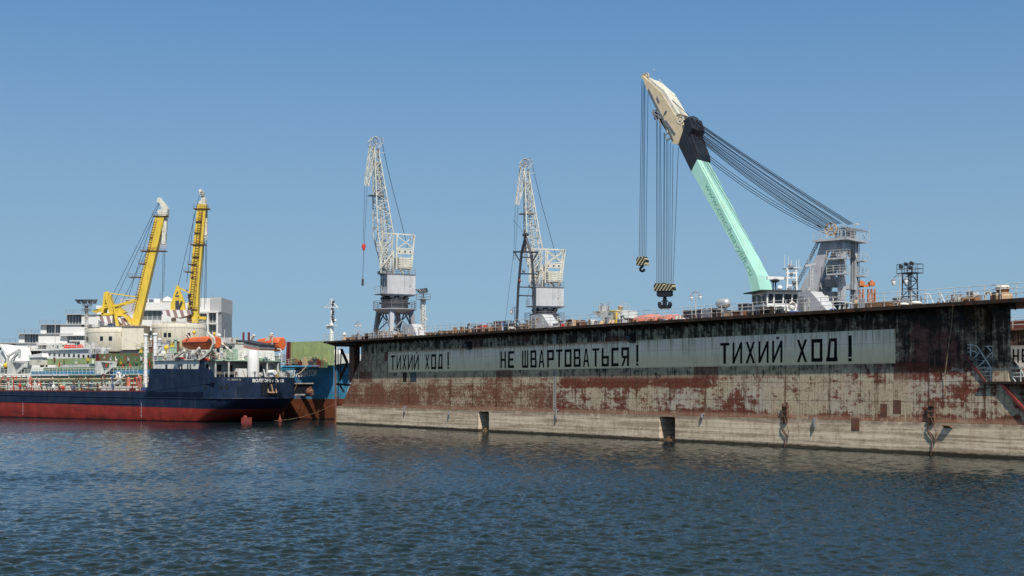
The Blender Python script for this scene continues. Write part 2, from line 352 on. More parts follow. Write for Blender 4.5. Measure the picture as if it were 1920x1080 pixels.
# ------------------------------------------------------------------ the floating dock
D = Frame(-25.4, 185.9, 0.0, math.atan2(-90.3, 63.66))
DK, PT, XE = 12.0, 2.6, 113.0
def seams(n, x, z, px, pz, w=0.03):
    a = n.math('ABSOLUTE', n.math('SUBTRACT', n.math('FRACT', n.math('DIVIDE', x, px)), 0.5)); b = n.math('ABSOLUTE', n.math('SUBTRACT', n.math('FRACT', n.math('DIVIDE', z, pz)), 0.5))
    return n.math('MAXIMUM', n.ss(a, 0.5 - w / px, 0.5), n.ss(b, 0.5 - w / pz, 0.5))
def wall_material():
    n = NT('peeling_dock_plate'); x, y, z = n.sep()
    xz = n.comb(n.add(x, n.mul(y, 0.83)), 0.0, z)
    big = n.noise(0.16, 3, xz); med = n.noise(0.9, 10, xz, 0.72); fine = n.noise(3.2, 8, xz, 0.75); flake = n.noise(1.9, 10, n.map((0.75, 1, 1.25), (4, 0, 9), v=xz), 0.75)
    st = n.noise(1.0, 7, n.map((2.2, 1, 0.16), v=xz), 0.65); st2 = n.noise(1.0, 7, n.map((5.0, 1, 0.28), v=xz), 0.7)
    hz = n.noise(1.0, 6, n.map((0.30, 1, 3.0), v=xz), 0.65); scr = n.noise(1.0, 6, n.map((0.7, 1, 6.0), (2, 0, 5), v=xz), 0.7)
    pid = n.comb(n.math('FLOOR', n.math('DIVIDE', x, 3.4)), 0.0, n.math('FLOOR', n.math('DIVIDE', n.math('SUBTRACT', z, PT), 1.62)))
    p = n.white(pid); p2 = n.white(n.comb(n.math('FLOOR', n.math('DIVIDE', x, 6.8)), 5.0, n.math('FLOOR', n.math('DIVIDE', z, 3.1))))
    right = n.ss(x, 84.0, 100.0); mid = n.ss(x, 26.0, 62.0); left = n.math('SUBTRACT', 1.0, n.ss(x, 5.0, 16.0)); lhalf = n.math('SUBTRACT', 1.0, n.ss(x, 42.0, 60.0))
    sm = seams(n, x, n.math('SUBTRACT', z, PT), 3.4, 1.62, 0.035); sv = n.ss(n.math('ABSOLUTE', n.math('SUBTRACT', n.math('FRACT', n.math('DIVIDE', x, 3.4)), 0.5)), 0.40, 0.5)
    # upper works: grey plate, black soot runs from the deck edge, old red and blue-grey coats towards the stair end
    up = n.mix(p, (0.40, 0.325, 0.225), (0.52, 0.43, 0.30)); up = n.mix(n.ss(med, 0.40, 0.72), up, (0.19, 0.165, 0.13))
    up = n.mix(n.mul(n.ss(n.add(flake, n.mul(st, 0.45), n.mul(left, 0.24), n.mul(right, 0.12)), 0.80, 0.98), 0.75), up, (0.15, 0.06, 0.045))
    up = n.mix(n.mul(right, n.ss(flake, 0.40, 0.62)), up, (0.11, 0.09, 0.07)); up = n.mix(n.mul(n.mul(right, n.ss(big, 0.48, 0.56)), 0.8), up, (0.13, 0.035, 0.035))
    D5 = lambda v, k: n.mul(n.math('SUBTRACT', v, 0.5), k)
    m1 = n.noise(0.42, 10, n.map((1, 1, 1.3), (1, 0, 8), v=xz), 0.72)
    sootv = n.add(0.5, D5(st, 1.1), D5(med, 1.0), D5(m1, 0.9), D5(st2, 0.7), n.mul(n.ss(z, 9.7, 10.5), 0.13), n.mul(mid, 0.05), n.mul(right, 0.06), -0.06)
    up = n.mix(n.mul(n.ss(sootv, 0.46, 0.70), 0.92), up, (0.024, 0.021, 0.019))
    # lower works: cream paint, red primer and rust showing through in flakes
    cr = n.mix(n.ss(fine, 0.3, 0.72), (0.55, 0.46, 0.325), (0.38, 0.31, 0.22)); cr = n.mix(n.mul(n.ss(big, 0.42, 0.66), n.math('SUBTRACT', 1.0, lhalf)), cr, (0.47, 0.42, 0.35))
    cr = n.mix(n.mul(n.ss(st2, 0.50, 0.72), 0.55), cr, (0.27, 0.17, 0.095))
    rd = n.mix(n.ss(fine, 0.3, 0.7), (0.10, 0.024, 0.018), (0.21, 0.065, 0.045)); rd = n.mix(n.ss(st2, 0.52, 0.7), rd, (0.20, 0.095, 0.045))
    band = n.mul(n.mul(n.ss(x, 50.0, 58.0), n.ss(x, 80.0, 73.0)), n.ss(z, 5.1, 5.6))
    rv = n.add(0.5, D5(m1, 1.7), D5(flake, 1.3), D5(st2, 0.9), D5(hz, 0.7), D5(big, 0.9), D5(p2, 0.16), n.mul(lhalf, n.add(0.10, n.mul(n.ss(z, 5.4, 6.0), -0.22), n.mul(left, 0.06))), n.mul(n.math('SUBTRACT', 1.0, lhalf), -0.06), n.mul(n.ss(z, 3.6, 3.0), 0.14), n.mul(band, 0.42), n.mul(n.ss(x, 99.0, 103.0), 0.13))
    lo = n.mix(n.ss(rv, 0.42, 0.66), cr, rd)
    fl7 = n.noise(5.0, 8, n.map((0.8, 1, 1.0), (7, 0, 3), v=xz), 0.72); vs = n.noise(1.0, 7, n.map((9.0, 1, 1.2), v=xz), 0.7)
    lv = n.add(0.5, D5(fl7, 1.2), D5(vs, 1.2), D5(m1, 1.3), D5(big, 0.7), D5(p2, 0.12), D5(hz, 0.8), n.mul(n.ss(z, 5.3, 6.1), -0.22), n.mul(left, 0.05), 0.17)
    ll = n.mix(n.ss(lv, 0.38, 0.66), cr, n.mix(n.ss(vs, 0.42, 0.6), rd, (0.25, 0.125, 0.08)))
    lo = n.mix(n.ss(n.add(lhalf, D5(m1, 1.6)), 0.35, 0.65), lo, ll)
    run = n.mul(n.ss(n.math('ABSOLUTE', n.math('SUBTRACT', n.math('FRACT', n.math('DIVIDE', n.add(x, D5(st2, 0.25)), 5.1)), 0.5)), 0.455, 0.492), n.ss(n.add(st2, n.mul(m1, 0.6)), 0.66, 0.86))
    lo = n.mix(n.mul(run, 0.85), lo, (0.10, 0.042, 0.022))
    lo = n.mix(n.mul(n.ss(n.add(0.5, D5(m1, 1.6), D5(scr, 1.5), D5(flake, 0.8)), 0.70, 0.80), 0.85), lo, (0.11, 0.04, 0.025))
    lo = n.mix(n.mul(n.ss(n.add(n.noise(2.9, 9, n.map((1, 1, 0.6), (9, 0, 4), v=xz), 0.75), n.mul(st2, 0.3), n.mul(sm, 0.12)), 0.76, 0.84), 0.85), lo, (0.06, 0.025, 0.015))
    lo = n.mix(n.mul(n.ss(scr, 0.62, 0.68), 0.7), lo, (0.09, 0.045, 0.03))
    lo = n.mix(n.mul(n.ss(z, 3.15, 2.8), n.ss(med, 0.30, 0.55)), lo, (0.33, 0.185, 0.13))
    lo = n.mix(n.mul(n.ss(n.add(0.5, D5(fl7, 1.4), D5(med, 1.0), D5(st2, 0.8)), 0.46, 0.74), 0.62), lo, (0.13, 0.085, 0.055))
    t = n.ss(n.add(z, n.mul(n.math('SUBTRACT', med, 0.5), 1.0), n.mul(n.math('SUBTRACT', p2, 0.5), 0.35), n.mul(right, -0.5)), 6.2, 6.8)
    c = n.mix(t, lo, up)
    # replaced plates: whole rectangles in primer
    c = n.mix(n.mul(n.ss(p, 0.90, 0.901), n.mul(n.ss(z, 5.8, 6.2), 0.7)), c, (0.13, 0.035, 0.028))
    c = n.mix(n.mul(sm, n.ss(med, 0.25, 0.55)), c, (0.045, 0.028, 0.022))
    n.bump(n.add(n.mul(med, 0.5), n.mul(flake, 0.5), n.mul(n.noise(0.6, 1, xz), 1.4), n.mul(sm, -0.3)), 0.32, 0.05)
    return n.done(c, 0.85, spec=0.12)
def pontoon_material():
    n = NT('weathered_pontoon'); x, y, z = n.sep(); xz = n.comb(x, y, z)
    med = n.noise(0.8, 10, xz, 0.72); hz = n.noise(1.0, 7, n.map((0.08, 0.1, 3.4), v=xz), 0.68); st = n.noise(1.0, 7, n.map((2.4, 2.4, 0.25), v=xz), 0.65); sp = n.noise(2.4, 8, n.map((0.7, 1, 1.8), v=xz), 0.75)
    c = n.mix(n.ss(hz, 0.36, 0.62), (0.80, 0.66, 0.495), (0.50, 0.40, 0.295)); c = n.mix(n.mul(n.ss(med, 0.48, 0.70), 0.55), c, (0.27, 0.20, 0.135))
    c = n.mix(n.mul(n.ss(st, 0.5, 0.7), 0.45), c, (0.38, 0.23, 0.14)); c = n.mix(n.mul(n.ss(sp, 0.63, 0.69), 0.75), c, (0.07, 0.05, 0.035))
    c = n.mix(n.mul(n.ss(z, 2.1, 2.45), n.ss(med, 0.3, 0.6)), c, (0.30, 0.23, 0.17)); gr = n.noise(4.0, 8, n.map((0.7, 1, 1.3), (5, 2, 1), v=xz), 0.75)
    c = n.mix(n.mul(n.ss(n.add(gr, n.mul(n.math('SUBTRACT', hz, 0.5), 1.2)), 0.48, 0.66), 0.55), c, (0.24, 0.18, 0.12))
    c = n.mix(n.mul(seams(n, x, z, 6.8, 40.0, 0.03), 0.5), c, (0.10, 0.07, 0.05))
    c = n.mix(n.mul(n.ss(n.add(z, n.mul(med, 0.4)), 0.62, 0.40), 0.93), c, (0.012, 0.012, 0.009))
    n.bump(n.add(n.mul(med, 0.6), n.mul(hz, 0.6), n.mul(sp, 0.3)), 0.5, 0.06)
    return n.done(c, 0.85, spec=0.12)
def panel_material():
    n = NT('whitewashed_sign'); x, y, z = n.sep(); xz = n.comb(x, 0.0, z)
    med = n.noise(0.7, 8, xz, 0.65); st = n.noise(1.0, 7, n.map((3.5, 1, 0.12), v=xz), 0.65); fine = n.noise(2.2, 9, n.map((0.6, 1, 2), v=xz), 0.75)
    c = n.mix(n.ss(n.add(z, n.mul(med, 0.8)), 9.7, 8.2), (0.95, 0.82, 0.66), (0.84, 0.69, 0.46)); c = n.mix(n.mul(n.ss(med, 0.45, 0.75), 0.2), c, (0.60, 0.53, 0.43))
    c = n.mix(n.mul(n.ss(st, 0.48, 0.66), n.mul(n.ss(z, 7.2, 10.0), 0.9)), c, (0.40, 0.25, 0.13)); c = n.mix(n.mul(n.ss(n.noise(0.33, 6, xz, 0.6), 0.5, 0.64), 0.35), c, (0.52, 0.42, 0.29)); c = n.mix(n.mul(n.ss(fine, 0.66, 0.72), 0.6), c, (0.20, 0.13, 0.09))
    c = n.mix(n.mul(n.ss(n.add(z, n.mul(st, 0.6)), 10.15, 10.45), n.mul(n.ss(x, 75.0, 60.0), 0.75)), c, (0.36, 0.17, 0.075))
    c = n.mix(n.mul(n.ss(x, 30.0, 5.0), 0.35), c, (0.52, 0.42, 0.29))
    c = n.mix(n.mul(seams(n, x, n.math('SUBTRACT', z, PT), 3.4, 1.62), 0.4), c, (0.16, 0.12, 0.085)); n.bump(n.add(med, n.mul(n.noise(0.6, 1, xz), 1.6)), 0.2, 0.04)
    return n.done(c, 0.8, spec=0.15)
M['wall'] = wall_material(); M['pontoon'] = pontoon_material(); M['panel'] = panel_material()
M['deck'] = paint('rusty_deck_plate', (0.13, 0.075, 0.055), 0.85, 0.4, 0.3)

dock = fthing(D, 'floating_dock', 'long rust streaked floating dock with white lettered band on its side', 'floating dock')
# wing wall facing the water
x1, z1 = D.X(640), PT; x2, z2 = D.X(677), D.Z(677, 673)
xr1, zr1 = D.X(1808), D.Z(1808, 664); xr2, zr2 = D.X(1850), D.Z(1850, 718)
outl = [(x1, PT), (111.6, PT), (xr2 + 1.4, zr2), (xr2, zr2), (xr1, zr1), (xr1, DK - .3), (x2, DK - .3), (x2, z2)]
wall = MB().prism(outl, 0, 6).build('wing_wall', M['wall'], dock)
MB().box(xr1, D.X(1884, 5.98), 2.6, 5.98, zr2 + .12, DK - .3).build('recessed_bulkhead', M['edge'], dock)  # dark colour stands for the shade under the overhanging deck
MB().box(xr2 - .4, XE, -0.25, 5.9, zr2 - .10, zr2 + .10).build('end_walkway', M['edge'], dock)
MB().box(D.X(1861), D.X(1891), -.02, .28, zr2 + .10, DK - .3).build('end_pillar', M['wall'], dock)
# far wing wall (its inner face shows through the open end)
far = MB().prism([(x1, PT), (XE, PT), (XE, 9.7), (XE, 10.85), (x2, 10.85), (x2, z2)], 24, 30).build('wing_wall', M['wall'], dock)
MB().box(-1.5, XE + 1, 23.2, 30.8, 10.85, 11.0).build('wing_deck', M['deck'], dock)
fp = MB().box(D.X(1896, 24) - .6, D.X(1896, 24) + 9, 23.985, 23.998, 7.3, 9.4).build('painted_band', M['white'], dock)
r2 = MB().rail([(0, 23.4, 11), (XE + .8, 23.4, 11)], 1.1, 1.5, .03); r2.build('railing', M['rail'], dock)
# pontoons with gaps between them
ga = (D.X(897, -.15), D.X(917, -.15)); gb = (D.X(1236, -.15), D.X(1266, -.15))
for a, b in ((-.1, ga[0]), (ga[1], gb[0]), (gb[1], XE)):
    MB().box(a, b, -.15, 30.2, -3, PT - .01).build('pontoon', M['pontoon'], dock)
for g in (ga, gb):
    MB().box(g[0] - .1, g[1] + .1, .3, 30, 2.28, PT - .005).build('pontoon_lintel', M['edge'], dock)
    w_ = g[1] - g[0]; MB().prism([(g[0], 2.28), (g[0], PT), (g[1], PT), (g[1], 2.28), (g[1] - .18, 2.44), (g[0] + .18, 2.44)], -.14, .3).build('pontoon_lintel', M['pontoon'], dock)
    mb = MB()
    for q in range(4): mb.box(g[0] + .3 + q * .42, g[0] + .6 + q * .42, .2, .6, -.3, .25 + .2 * (q % 2))
    mb.build('gap_fender', M['wood'], dock)
# main deck with overhang and brackets
OV = 1.4
deck = MB().box(-1.6, XE, -OV, 6.6, DK - .28, DK).build('wing_deck', M['edge'], dock)
MB().box(-1.5, XE, -OV + .05, 6.5, DK + .001, DK + .012).build('deck_plating', M['deck'], deck)
proto = None
for k in range(92):
    x = 1.5 + k * 1.19
    if x > 110: break
    if proto is None:
        proto = MB().hexa([(-.03, -1.32, -.02), (.03, -1.32, -.02), (.03, -.01, -.5), (-.03, -.01, -.5), (-.03, -1.32, .0), (.03, -1.32, 0), (.03, -.01, 0), (-.03, -.01, 0)]).build('bracket', M['edge'], deck); b = proto
    else: b = proto.copy(); COL.objects.link(b)
    b.location = (x, 0, DK - .285)
rl = MB()
for z in (.4, .75, 1.1): rl.tube((-1.5, -1.33, DK + z), (XE, -1.33, DK + z), .024, 5)
rail = rl.build('railing', M['rail'], dock)
pp = None
for k in range(86):
    x = -1.45 + k * 1.335
    if pp is None: pp = MB().tube((0, 0, 0), (0, 0, 1.1), .042, 5).build('post', M['rail'], rail); b = pp
    else: b = pp.copy(); COL.objects.link(b)
    b.location = (x, -1.33, DK)
# scaffold end on the left: platform, pillar, post and braces
pz = D.Z(645, 718)
MB().box(D.X(653.5), D.X(662), .1, 1.1, pz, DK - .28).build('end_pillar', M['rust'], dock)
MB().prism([(-1.6, DK - .285), (x2 + .4, DK - .285), (x2, DK - .75), (D.X(640), DK - .8)], -.9, 5).build('deck_girder', M['edge'], dock)
post = MB(); post.tube((D.X(632), -.25, -1), (D.X(632), -.25, DK - .7), .13, 8); post.build('end_post', M['rust'], dock)
br = MB(); q = lambda px, py: D.L(px, py, .5)
for a, b, t in (((640, 655), (651, 680), .3), ((651, 680), (637, 712), .25), ((664, 668), (672, 655), .25), ((672, 655), (672, 690), .3), ((640, 655), (637, 716), .14), ((632, 705), (655, 705), .1),
               ((632, 720), (656, 722), .3), ((637, 722), (645, 735), .2), ((632, 758), (640, 758), .1), ((634, 655), (634, 790), .1), ((656, 712), (676, 712), .1)):
    br.bar(q(*a), q(*b), t)
br.build('end_brace', M['edge'], dock)
# stair at the right-hand end
st = MB(); sa = Vector((D.X(1812), 1.2, zr1 + .05)); sb = Vector((D.X(1851), 1.2, zr2 + .15))
for k in range(9): p = sa.lerp(sb, k / 8); st.box(p.x - .15, p.x + .15, .7, 1.9, p.z - .02, p.z + .02)
st.build('stair', M['steel_grey'], dock)
hr = MB(); L_ = lambda px, py: D.L(px, py, .35); WR = M['clean_white']
for a, b in (((1809, 646), (1821, 646)), ((1821, 646), (1832, 649)), ((1832, 649), (1858, 689)), ((1820, 646), (1820, 668)), ((1809, 653), (1820, 653)), ((1809, 660), (1820, 660)), ((1836, 661), (1827, 671)), ((1820, 657), (1832, 661)),
             ((1846, 676), (1836, 686)), ((1856, 689), (1847, 699)), ((1832, 690), (1860, 690)), ((1838, 697), (1860, 697)), ((1842, 704), (1860, 704)), ((1847, 711), (1860, 711)), ((1858, 689), (1858, 717)),
             ((1848, 649), (1861, 649)), ((1861, 649), (1861, 672)), ((1861, 660), (1850, 671)), ((1850, 649), (1858, 658))):
    hr.bar(L_(*a), L_(*b), .055)
for a, b in (((1895, 690), (1935, 690)), ((1895, 699), (1935, 699)), ((1895, 706), (1935, 706)), ((1914, 692), (1926, 718)), ((1914, 692), (1914, 718)), ((1896, 704), (1907, 719)), ((1926, 690), (1926, 718))): hr.bar(L_(*a), L_(*b), .05)
hr.build('stair_railing', WR, dock)
db = MB(); db.bar(Vector((xr1 - .05, -.06, zr1)), Vector((xr2 - .05, -.06, zr2 + .1)), .12, .12); db.bar(Vector((xr2 + 1.4, -.06, zr2 - .1)), Vector((111.5, -.06, PT + .1)), .35, .2); db.build('edge_stringer', M['darkred'], dock)
rg = MB()
for k in range(6): rg.bar((109.4 + k * .1, 3.5, zr2 - .5 - k * .45), (113, 3.5, zr2 - .5 - k * .45), .06)
rg.build('ladder_rungs', M['redpaint'], dock)
# lettered band
pxl, pxr = D.X(728), D.X(1679)
band = MB().box(pxl, pxr, -.006, -.001, 7.38, 10.2).build('painted_band', M['panel'], dock)
G = {
 'Т': [[(0, .87), (1, .87), (1, 1), (0, 1)], [(.34, 0), (.62, 0), (.62, .87), (.34, .87)]],
 'И': [[(0, 0), (.2, 0), (.2, 1), (0, 1)], [(.8, 0), (1, 0), (1, 1), (.8, 1)], [(.2, .02), (.2, .28), (.8, .98), (.8, .72)]],
 'Х': [[(0, 0), (.24, 0), (1, 1), (.76, 1)], [(.76, 0), (1, 0), (.24, 1), (0, 1)]],
 'О': [[(0, 0), (.24, 0), (.24, 1), (0, 1)], [(.76, 0), (1, 0), (1, 1), (.76, 1)], [(.24, 0), (.76, 0), (.76, .16), (.24, .16)], [(.24, .84), (.76, .84), (.76, 1), (.24, 1)]],
 'Д': [[(0, 0), (1, 0), (1, .17), (0, .17)], [(.08, .17), (.32, .17), (.44, 1), (.24, 1)], [(.68, .17), (.95, .17), (.95, 1), (.72, 1)], [(.44, .86), (.72, .86), (.72, 1), (.44, 1)]],
 '!': [[(0, .17), (1, .17), (1, 1), (0, 1)], [(0, 0), (1, 0), (1, .12), (0, .12)]],
 'Н': [[(0, 0), (.26, 0), (.26, 1), (0, 1)], [(.74, 0), (1, 0), (1, 1), (.74, 1)], [(.26, .43), (.74, .43), (.74, .56), (.26, .56)]],
 'Е': [[(0, 0), (.3, 0), (.3, 1), (0, 1)], [(.3, 0), (1, 0), (1, .16), (.3, .16)], [(.3, .43), (.9, .43), (.9, .57), (.3, .57)], [(.3, .85), (1, .85), (1, 1), (.3, 1)]],
 'Ш': [[(0, 0), (.2, 0), (.2, 1), (0, 1)], [(.4, .14), (.6, .14), (.6, 1), (.4, 1)], [(.8, 0), (1, 0), (1, 1), (.8, 1)], [(.2, 0), (.8, 0), (.8, .14), (.2, .14)]],
 'В': [[(0, 0), (.26, 0), (.26, 1), (0, 1)], [(.26, 0), (1, 0), (1, .14), (.26, .14)], [(.26, .44), (.92, .44), (.92, .57), (.26, .57)], [(.26, .86), (.95, .86), (.95, 1), (.26, 1)], [(.74, .14), (1, .14), (1, .44), (.74, .44)], [(.72, .57), (.95, .57), (.95, .86), (.72, .86)]],
 'А': [[(0, 0), (.24, 0), (.58, 1), (.38, 1)], [(.76, 0), (1, 0), (.66, 1), (.5, 1)], [(.22, .26), (.78, .26), (.74, .38), (.26, .38)]],
 'Р': [[(0, 0), (.26, 0), (.26, 1), (0, 1)], [(.26, .85), (1, .85), (1, 1), (.26, 1)], [(.26, .40), (1, .40), (1, .54), (.26, .54)], [(.76, .54), (1, .54), (1, .85), (.76, .85)]],
 'Ь': [[(0, 0), (.26, 0), (.26, 1), (0, 1)], [(.26, 0), (1, 0), (1, .15), (.26, .15)], [(.26, .43), (1, .43), (1, .57), (.26, .57)], [(.76, .15), (1, .15), (1, .43), (.76, .43)]],
 'С': [[(0, 0), (.28, 0), (.28, 1), (0, 1)], [(.28, 0), (1, 0), (1, .16), (.28, .16)], [(.28, .84), (1, .84), (1, 1), (.28, 1)]],
 'Я': [[(.74, 0), (1, 0), (1, 1), (.74, 1)], [(0, .85), (.74, .85), (.74, 1), (0, 1)], [(.1, .42), (.74, .42), (.74, .55), (.1, .55)], [(0, .55), (.26, .55), (.26, .85), (0, .85)], [(0, 0), (.26, 0), (.6, .42), (.36, .42)]],
}
G['Й'] = G['И'] + [[(.42, 1.07), (.68, 1.07), (.68, 1.17), (.42, 1.17)]]
def word(items):
    for ch, a, b, za, zb in items:
        mb = MB(); xa, xb = D.X(a), D.X(b)
        for i, po in enumerate(G[ch]):
            y = -.012 - .0015 * i; mb.prism([(xa + (xb - xa) * u, za + (zb - za) * v) for u, v in po], y, -.007)
        mb.build('letter', M['letter'], band)
zz = lambda px, top, bot: (D.Z(px, bot), D.Z(px, top))
def mk(txt, spans, t0, b0, t1, b1, et, eb):
    a0, a1 = spans[0][0], spans[-1][1]; out_ = []
    for ch, (a, b) in zip(txt, spans):
        m = (a + b) / 2; f = (m - a0) / (a1 - a0)
        t, bo = t0 + (t1 - t0) * f, b0 + (b1 - b0) * f
        if ch == '!': t, bo = et, eb
        out_.append((ch, a, b) + zz(m, t, bo))
    word(out_)
mk('ТИХИЙХОД!', [(733, 740.7), (743.7, 752), (754.6, 762.2), (765, 774), (776, 785.4), (797.2, 805.2), (808.5, 817.8), (821, 830.2), (839, 841.7)], 666.5, 693.8, 663.4, 691.8, 659.8, 691.5)
mk('НЕШВАРТОВАТЬСЯ!', [(938.4, 948.8), (952.6, 964), (979, 990.8), (994.7, 1006.3), (1010, 1020.8), (1026, 1038.7), (1042.6, 1054.8), (1058.7, 1071.7), (1075.8, 1088.8), (1093.2, 1104.9), (1110.8, 1123.8), (1128.2, 1141.7), (1146.4, 1160.1), (1165, 1179.6), (1193, 1197)], 659, 690.4, 650.4, 686, 646.5, 686)
mk('ТИХИЙХОД!', [(1350.6, 1367.8), (1373.6, 1391.7), (1398.3, 1415.8), (1422.2, 1441.4), (1447.8, 1467.2), (1494.2, 1513.6), (1521.4, 1542.2), (1549.2, 1570.6), (1590.8, 1597.2)], 643.3, 682.4, 632.8, 677, 629, 677.5)
# letters on the far band: the start of НЕ
for ch, a, b in (('Н', 1898.5, 1910.5), ('Е', 1915.5, 1927)):
    xa, xb = D.X(a, 23.98), D.X(b, 23.98); fm = MB()
    for i, po in enumerate(G[ch]): fm.prism([(xa + (xb - xa) * u, 7.75 + 1.3 * v) for u, v in po], 23.978 - .0015 * i, 23.984)
    fm.build('letter', M['letter'], fp)
# draught scale
dsx = D.X(1040)
scale = MB().box(dsx - .32, dsx + .32, -.009, -.0045, 2.7, 7.37).box(dsx - .32, dsx + .32, -.009, -.0045, 10.21, 11.6).build('draught_scale', paint('draught_scale_paint', (0.42, 0.38, 0.33), 0.7, 0.3, 0.3), dock)
dm = MB(); k = 0
z = 3.0
while z < 11.5:
    if not 7.3 < z < 10.3: dm.box(dsx - .06, dsx + .05, -.012, -.0095, z, z + .12)
    z += .3
dm.build('draught_marks', M['letter'], scale)
# spouts below the deck, patches, chains and fittings on the wall
for px, py in ((880, 648), (1185, 634)):
    p = D.L(px, py); s_ = 1.0
    MB().hexa([(p.x - .2, -.75, p.z - .2), (p.x + .5, -.75, p.z - .2), (p.x + .6, -.001, p.z - .5), (p.x - .3, -.001, p.z - .5), (p.x - .2, -.75, p.z + .2), (p.x + .5, -.75, p.z + .2), (p.x + .6, -.001, p.z + .5), (p.x - .3, -.001, p.z + .5)]).build('outlet_spout', M['black'], dock)
for px, y0, y1, w_, m in ((724, 660, 677, .9, 'darkred'), (759, 698, 716, 1.0, 'edge'), (775, 698, 716, 1.6, 'steel_dark'), (1606, 784, 808, .85, 'rust'), (1657, 757, 782, .7, 'rust'), (1682, 750, 776, .8, 'rust')):
    p = D.L(px, y0); q_ = D.L(px, y1); y_ = -.165 if y0 > 782 else -.01
    MB().box(p.x - w_ / 2, p.x + w_ / 2, y_, y_ + .012 if y0 > 782 else -.002, q_.z, p.z).build('doubler_plate', M[m], dock)
for px in (1475, 1750):
    p = D.L(px, 775); mb = MB()
    for k in range(4):
        z = p.z - .8 + k * .45; mb.box(p.x - .28, p.x + .28, -.30 - .06 * (k % 2), .05, z, z + .12)
    mb.bar((p.x - .25, -.22, p.z - .9), (p.x - .25, -.22, p.z + .9), .12); mb.bar((p.x + .22, -.2, p.z - .6), (p.x + .22, -.2, p.z + 1.0), .14)
    mb.build('mooring_bollard', M['rust'], dock)
    ch = MB(); ch.path([(p.x - .1, -.4, p.z - .5), (p.x - .3, -.3, p.z - 1.3), (p.x + .1, -.25, p.z - 2.0), (p.x - .1, -.22, -.3)], .045)
    ch.path([(p.x + .1, -.4, p.z - .4), (p.x + .5, -.3, p.z - 1.5), (p.x + .3, -.22, p.z - 2.4)], .035); ch.build('mooring_chain', M['rust'], dock)
p = D.L(1780, 800); MB().hexa([(p.x - .3, -.2, p.z - .1), (p.x + .4, -.2, p.z - .1), (p.x + .4, -.02, p.z - .1), (p.x - .3, -.02, p.z - .1), (p.x - .35, -.5, p.z + .1), (p.x + .3, -.5, p.z + .1), (p.x + .3, -.02, p.z + .1), (p.x - .35, -.02, p.z + .1)]).build('fairlead', M['rust'], dock)
for px, y0, y1 in ((1531, 783, 800), (1047, 767, 784), (762, 762, 772), (845, 770, 778), (1320, 775, 783)):
    p = D.L(px, y0); q_ = D.L(px, y1); MB().tube((p.x, -.3, q_.z), (p.x, -.3, p.z), .11, 8).box(p.x - .06, p.x + .06, -.3, 0, p.z - .15, p.z).build('fender_peg', M['steel_grey'], dock)
# hanging lines
def line(name, label, pts, r, m, cat='rope', group=None):
    o = MB().path(pts, r, 5).build(name, m); return tag(o, label, cat, group)
def sag(a, b, d, n=10): return [Vector(a).lerp(Vector(b), k / n) - Vector((0, 0, 4 * d * (k / n) * (1 - k / n))) for k in range(n + 1)]
line('rope', 'slack pale rope hanging down the dark dock wall at its stair end', [D.W(*D.L(px, py, yl)) for px, py, yl in ((1787, 572, -1.42), (1784, 610, -.8), (1777, 660, -.4), (1771, 712, -.1), (1770, 740, -.08))], .02, M['tan'])
line('rope', 'thin dark line hanging down over the last painted words on the dock', [D.W(*D.L(px, py, yl)) for px, py, yl in ((1411, 592, -1.42), (1412, 640, -.5), (1419, 705, -.1))], .015, M['rust'])

# fittings welded along the deck edge
rf = random.Random(21); SK = ['edge', 'rust', 'wood', 'steel_dark', 'rail', 'deck', 'steel_grey', 'rust', 'edge', 'tan']
for k in range(95):
    x = rf.uniform(1, 66) if k < 74 else rf.uniform(66, 111); y = rf.uniform(-.6, 3.2); h = rf.uniform(.25, 1.15) * (1.25 if x < 16 else 1); w_ = rf.uniform(.08, .38); m = M[rf.choice(SK)]; z = DK + .012; s_ = rf.random()
    if s_ < .25: MB().tube((x, y, z), (x, y, z + h * .8), w_ * .45, 8).tube((x + .5, y, z), (x + .5, y, z + h * .8), w_ * .45, 8).box(x - .3, x + .8, y - .25, y + .25, z, z + .06).build('bollard_pair', m, dock)
    elif s_ < .5: MB().box(x - w_, x + w_ * 1.3, y - w_, y + w_, z, z + h * .8).box(x - w_ - .03, x + w_ * 1.3 + .03, y - w_ - .03, y + w_ + .03, z + h * .8, z + h * .8 + .04).build('deck_locker', m, dock)
    elif s_ < .75: MB().path([(x, y, z), (x, y, z + h), (x + .15, y, z + h + .12), (x + .4, y, z + h + .1), (x + .5, y, z + h - .15)], .07, 6).build('gooseneck_vent', m, dock)
    else: MB().tube((x - w_ * 2, y, z + h * .4), (x + w_ * 2, y, z + h * .4), h * .3, 10).box(x - w_ * 2 - .1, x - w_ * 2, y - .3, y + .3, z, z + h * .7).box(x + w_ * 2, x + w_ * 2 + .1, y - .3, y + .3, z, z + h * .7).build('rope_drum', m, dock)
